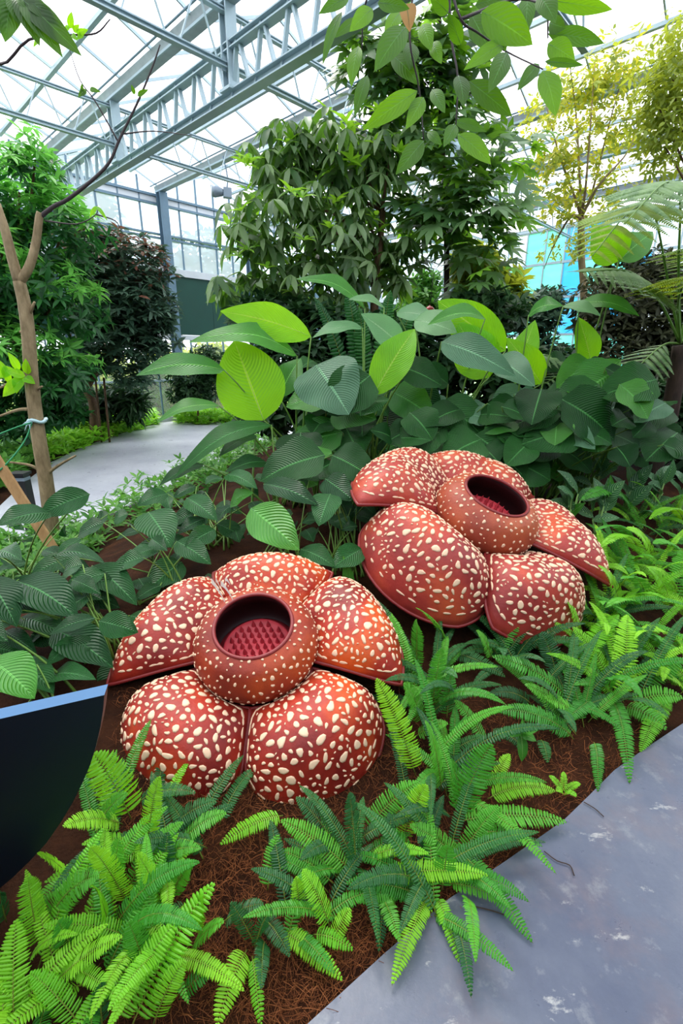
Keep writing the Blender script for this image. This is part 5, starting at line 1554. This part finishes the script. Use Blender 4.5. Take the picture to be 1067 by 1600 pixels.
for k, (bx, by, tx, ty, w) in enumerate(OVH):
    Y = 2.3 + .25 * math.sin(k * 2.1)
    leaf_px(ov, bx, by, tx, ty, w, Y, Y - .06, (k * 17) % 28, 'overhead_b' if k % 3 == 0 else 'overhead', rib='rib_dark', arch=.08, fold=.14, wave=.02, k=.85, seed=k, na=10, nc=4, rr=.0012)
leaf_px(ov, 634, 6, 640, 50, 26, 2.2, 2.2, 10, 'dead', rib='rib_dark', arch=.15, fold=.5, na=8, nc=4, k=.8)

# lobed leaf of another branch, top left
org = aty(20, -60, 1.8)
lb = empty('lobed_leaf_branch', org); tag(lb, 'deeply lobed green leaf hanging in the top left corner', 'branch')
limb(lb, [Vector((-1.9, 1.9, ground(-1.9, 1.9) - .03)), Vector((-1.85, 1.95, 1.4)), Vector((-1.7, 1.9, 2.4)), org], .02, .008, 'twig', 'stem', 6)
limb(lb, [aty(-60, 20, 1.9), aty(0, 100, 2.2), aty(45, 62, 2.2), aty(110, 55, 2.2), aty(150, 52, 2.2), aty(172, 30, 2.2)], .006, .002, 'twig', 'twig', 5)
for k, (bx, by, tx, ty, w) in enumerate(((110, 45, 112, 18, 10), (115, 50, 124, 38, 8), (120, 54, 138, 46, 9), (112, 54, 122, 64, 8), (130, 52, 120, 62, 7), (108, 40, 100, 52, 6), (60, 62, 52, 74, 5), (90, 58, 84, 70, 5))):
    leaf_px(lb, bx, by, tx, ty, w, 2.2, 2.18, 10, 'lime', na=6, nc=4, rr=.0008)
limb(lb, [org, aty(25, -20, 1.8), aty(30, -4, 1.8)], .008, .004, 'twig', 'twig', 5)
for k, (bx, by, tx, ty, w) in enumerate(((28, -6, 128, 88, 34), (30, -6, 98, 90, 32), (26, -6, 62, 72, 30), (20, -8, 8, 66, 34), (36, -4, 95, 40, 22), (15, -8, -20, 50, 30), (24, -6, 30, 40, 26))):
    leaf_px(lb, bx, by, tx, ty, w, 1.8, 1.75, 10, 'overhead', rib='rib_dark', arch=.1, fold=.2, k=.95, seed=k, na=10, nc=4, rr=.001)

# ------------------------------------------------------------------ pale pollarded tree, stake, rope, bollard
Yp = 3.9
base = aty(86, 872, Yp); base.z = ground(base.x, base.y)
pt = empty('pale_pollard_tree', base); tag(pt, 'bare pale-barked young tree with forked top at the left', 'tree')
P_ = lambda x, y, d=0: aty(x, y, Yp + d)
limb(pt, [base, P_(78, 800), P_(70, 740), P_(60, 680), P_(50, 600), P_(44, 520), P_(38, 475), P_(30, 440)], .062, .042, 'bark_pale', 'trunk', 12)
limb(pt, [P_(30, 442), P_(18, 400), P_(8, 360), P_(-6, 318)], .038, .028, 'bark_pale', 'branch', 10)
limb(pt, [P_(30, 442), P_(46, 416), P_(56, 380), P_(61, 342), P_(63, 332)], .034, .024, 'bark_pale', 'branch', 10)
limb(pt, [P_(61, 340), P_(85, 322), P_(105, 312), P_(140, 285), P_(170, 255), P_(188, 215), P_(215, 160), P_(238, 105), P_(250, 70)], .016, .004, 'twig', 'branch', 7)
for q in (((44, 522), (30, 518)), ((46, 490), (54, 472)), ((54, 610), (66, 604)), ((52, 600), (24, 596), (0, 606)), ((74, 745), (50, 728), (14, 722)), ((72, 742), (90, 728), (118, 712)), ((56, 640), (30, 640), (0, 650))):
    limb(pt, [P_(*x, -.03 * i) for i, x in enumerate(q)], .016, .008, 'bark_pale', 'branch', 7)
for q in (((185, 222), (150, 160), (125, 125), (108, 75)), ((188, 210), (240, 205), (300, 212)), ((70, 345), (120, 350), (150, 335), (152, 320)), ((150, 335), (180, 345), (190, 362))):
    limb(pt, [P_(x[0], x[1]) for x in q], .006, .002, 'twig', 'twig', 5)
for k, (bx, by, tx, ty, w) in enumerate(((135, 140, 122, 152, 8), (140, 140, 158, 144, 7), (130, 150, 128, 130, 6), (215, 150, 232, 140, 7), (210, 148, 205, 132, 6), (40, 590, 4, 620, 18), (40, 588, 10, 580, 14), (38, 590, 55, 600, 14), (30, 585, 26, 615, 14), (20, 575, -6, 590, 16), (44, 585, 40, 560, 12), (30, 580, 12, 550, 12), (150, 322, 168, 345, 6), (152, 322, 140, 340, 6), (16, 600, -4, 560, 12))):
    leaf_px(pt, bx, by, tx, ty, w, Yp - .05, Yp - .08, 15, 'lime' if k > 4 else 'overhead', na=6, nc=4, rr=.001)
s0, s1 = aty(-14, 706, 3.6), aty(96, 862, 3.5); s1.z = ground(s1.x, s1.y) - .02
V, Fs = boxbar(s0 + (s0 - s1) * .25, s1, .075, .03, Vector((0, -1, .3))); o = solo('timber_stake', V, Fs, M['stake'], s1, False); tag(o, 'slanting pale timber stake at the left edge below the bare tree', 'stake')
bp = aty(46, 800, 4.3); bp.z = 0.0
bo = empty('bollard_light', bp); tag(bo, 'black square bollard beside the far walkway behind the timber stake', 'bollard')
tp = aty(50, 742, 4.3)
V, Fs = boxbar(bp - UP * .05, Vector((bp.x, bp.y, tp.z)), .09, .09, Vector((0, 1, 0))); part('post', V, Fs, M['black'], bo, False)
V, Fs = boxbar(Vector((bp.x - .02, bp.y, tp.z)), Vector((bp.x - .02, bp.y, tp.z + .025)), .15, .13, Vector((0, 1, 0))); part('cap', V, Fs, M['black'], bo, False)
V, Fs = boxbar(Vector((bp.x, bp.y, tp.z - .05)), Vector((bp.x, bp.y, tp.z - .02)), .094, .094, Vector((0, 1, 0))); part('lens', V, Fs, M['lamp_grey'], bo, False)
kn = P_(50, 660, -.07)
rp = empty('guy_rope', kn); tag(rp, 'green guy rope tied with pale tape around the bare tree trunk', 'rope')
V, Fs = tube(smooth_path([kn, aty(25, 668, 3.7), aty(-30, 690, 3.5)]), .006, 6); part('rope', V, Fs, M['rope_g'], rp)
V, Fs = tube(smooth_path([kn, aty(38, 690, 3.75), aty(10, 725, 3.6), aty(-20, 750, 3.5)]), .006, 6); part('rope', V, Fs, M['rope_g'], rp)
ring = [P_(58, 657) + Vector((.066 * math.cos(a), .066 * math.sin(a), .012 * math.sin(a * 3))) for a in [k * 6.283 / 16 for k in range(17)]]
V, Fs = tube(ring, .014, 6, cap=False); part('tape', V, Fs, M['tape'], rp)
for d in ((-.05, -.03, -.06), (-.07, -.02, -.02), (.0, -.04, -.05)):
    V, Fs = tube([kn, kn + Vector(d) * .5 + Vector((-.01, 0, .01)), kn + Vector(d)], [.008, .006, .003], 5); part('tape_end', V, Fs, M['tape'], rp)

# ------------------------------------------------------------------ navy sign board, seen from behind
Yb_ = .92
tl0, tr0 = aty(-60, 1137, Yb_), aty(163, 1086, Yb_ + .05)
ex = (tr0 - tl0).normalized()
dn = Vector((.02, .16, -1.0)); dn = (dn - ex * dn.dot(ex)).normalized()      # leans away at the foot: a lectern back
nb_ = ex.cross(dn).normalized()
if nb_.y < 0: nb_ = -nb_
def on_board(px, py):
    d = ray(px, py); t = (tr0 - CAMP).dot(nb_) / d.dot(nb_); return CAMP + d * t
prof = [on_board(*q) for q in ((163, 1086), (161, 1110), (157, 1135), (150, 1165), (141, 1195), (128, 1225), (113, 1255), (95, 1285), (72, 1318), (45, 1347), (20, 1371), (-5, 1392), (-60, 1425), (-120, 1450))]
prof = [tl0 + (tl0 - tr0) * .6] + [tr0] + prof[1:] + [prof[-1] + (tl0 - tr0) * .5]
th = nb_ * .035
n = len(prof)
sb = empty('sign_board', Vector((tl0.x - .1, tl0.y + .1, 0))); tag(sb, 'dark navy sign board with curved side, seen from behind at the left edge', 'sign')
V = list(prof) + [p + th for p in prof]
part('back_face', V, [list(range(n))[::-1], list(range(n, 2 * n))], M['navy'], sb, False)
for i in range(n):
    j = (i + 1) % n
    part('edge', [prof[i], prof[j], prof[j] + th, prof[i] + th], [[0, 1, 2, 3]], M['navy_edge_lit'] if i == 0 else M['navy'], sb, False) if i == 0 else None
V, Fs = [], []
for i in range(1, n):
    j = (i + 1) % n; b = len(V); V += [prof[i], prof[j], prof[j] + th, prof[i] + th]; Fs.append([b, b + 1, b + 2, b + 3])
part('side_edge', V, Fs, M['navy'], sb, False)
lg = sb.location
V, Fs = boxbar(Vector((lg.x - .25, lg.y + .1, ground(lg.x - .25, lg.y + .1) - .05)), Vector((lg.x - .25, lg.y + .0, .75)), .06, .06, Vector((0, 1, 0))); part('leg', V, Fs, M['navy'], sb, False)

# ------------------------------------------------------------------ striped-leaf plants at the right
for k, (px, py, lab) in enumerate(((885, 838, 'striped-leaf plant nearest the right petal of the farther flower'), (930, 842, 'striped-leaf plant with pale shoot between farther flower and tree fern'), (975, 815, 'striped-leaf plant at the foot of the tree fern'), (1020, 810, 'striped-leaf plant right of the tree fern trunk'), (1060, 812, 'striped-leaf plant at the right edge'), (920, 790, 'striped-leaf plant under the round dark broad leaves'))):
    g = gpt(px, py); 
    sp_ = empty('striped_leaf_plant', g); tag(sp_, lab, 'plant', 'striped-leaf plants')
    for q in range(9):
        an = rng.uniform(0, 6.283); L = rng.uniform(.2, .3); bs_ = g + Vector((rng.uniform(-.06, .06), rng.uniform(-.05, .05), rng.uniform(.14, .36)))
        el = rng.uniform(.2, 1.3)
        t0 = bs_ + Vector((math.cos(an) * L * math.cos(el), math.sin(an) * L * math.cos(el) * .7, L * math.sin(el)))
        blade(sp_, bs_, t0, L * .4, Vector((-math.cos(an) * .5, -.7, .8)), 'aglao' if q else 'midleaf', rib='rib', arch=.08, seed=q, na=9, nc=4)
        V, Fs = tube([g + Vector((0, 0, 0)), (g + bs_) / 2, bs_], .006, 5); part('stalk', V, Fs, M['rib'], sp_)

# added hedge, never in view, cutting low sky light from behind
hd = empty('added_hedge', Vector((0, -2.6, -.03))); tag(hd, 'added hedge out of view behind the viewer, blocking low sky light', 'hedge', kind='stuff')
blobs = [(Vector((x, -2.7 - .2 * math.sin(x), 1.25)), (.9, .5, 1.4), 1.0) for x in (-4.5, -3.3, -2.1, -.9, .3, 1.5, 2.4)]
P, D = blob_nodes(blobs, 2600, .6); a, b, c = whorl(P, D, 5, 1.1, .2, .2, .3, .5)
leaves_part('foliage', hd, tl_, a, b, c, 'bg_dark')
for bl in blobs: limb(hd, [Vector((bl[0].x, bl[0].y, -.05)), bl[0]], .03, .015, 'bark', 'stem', 6)
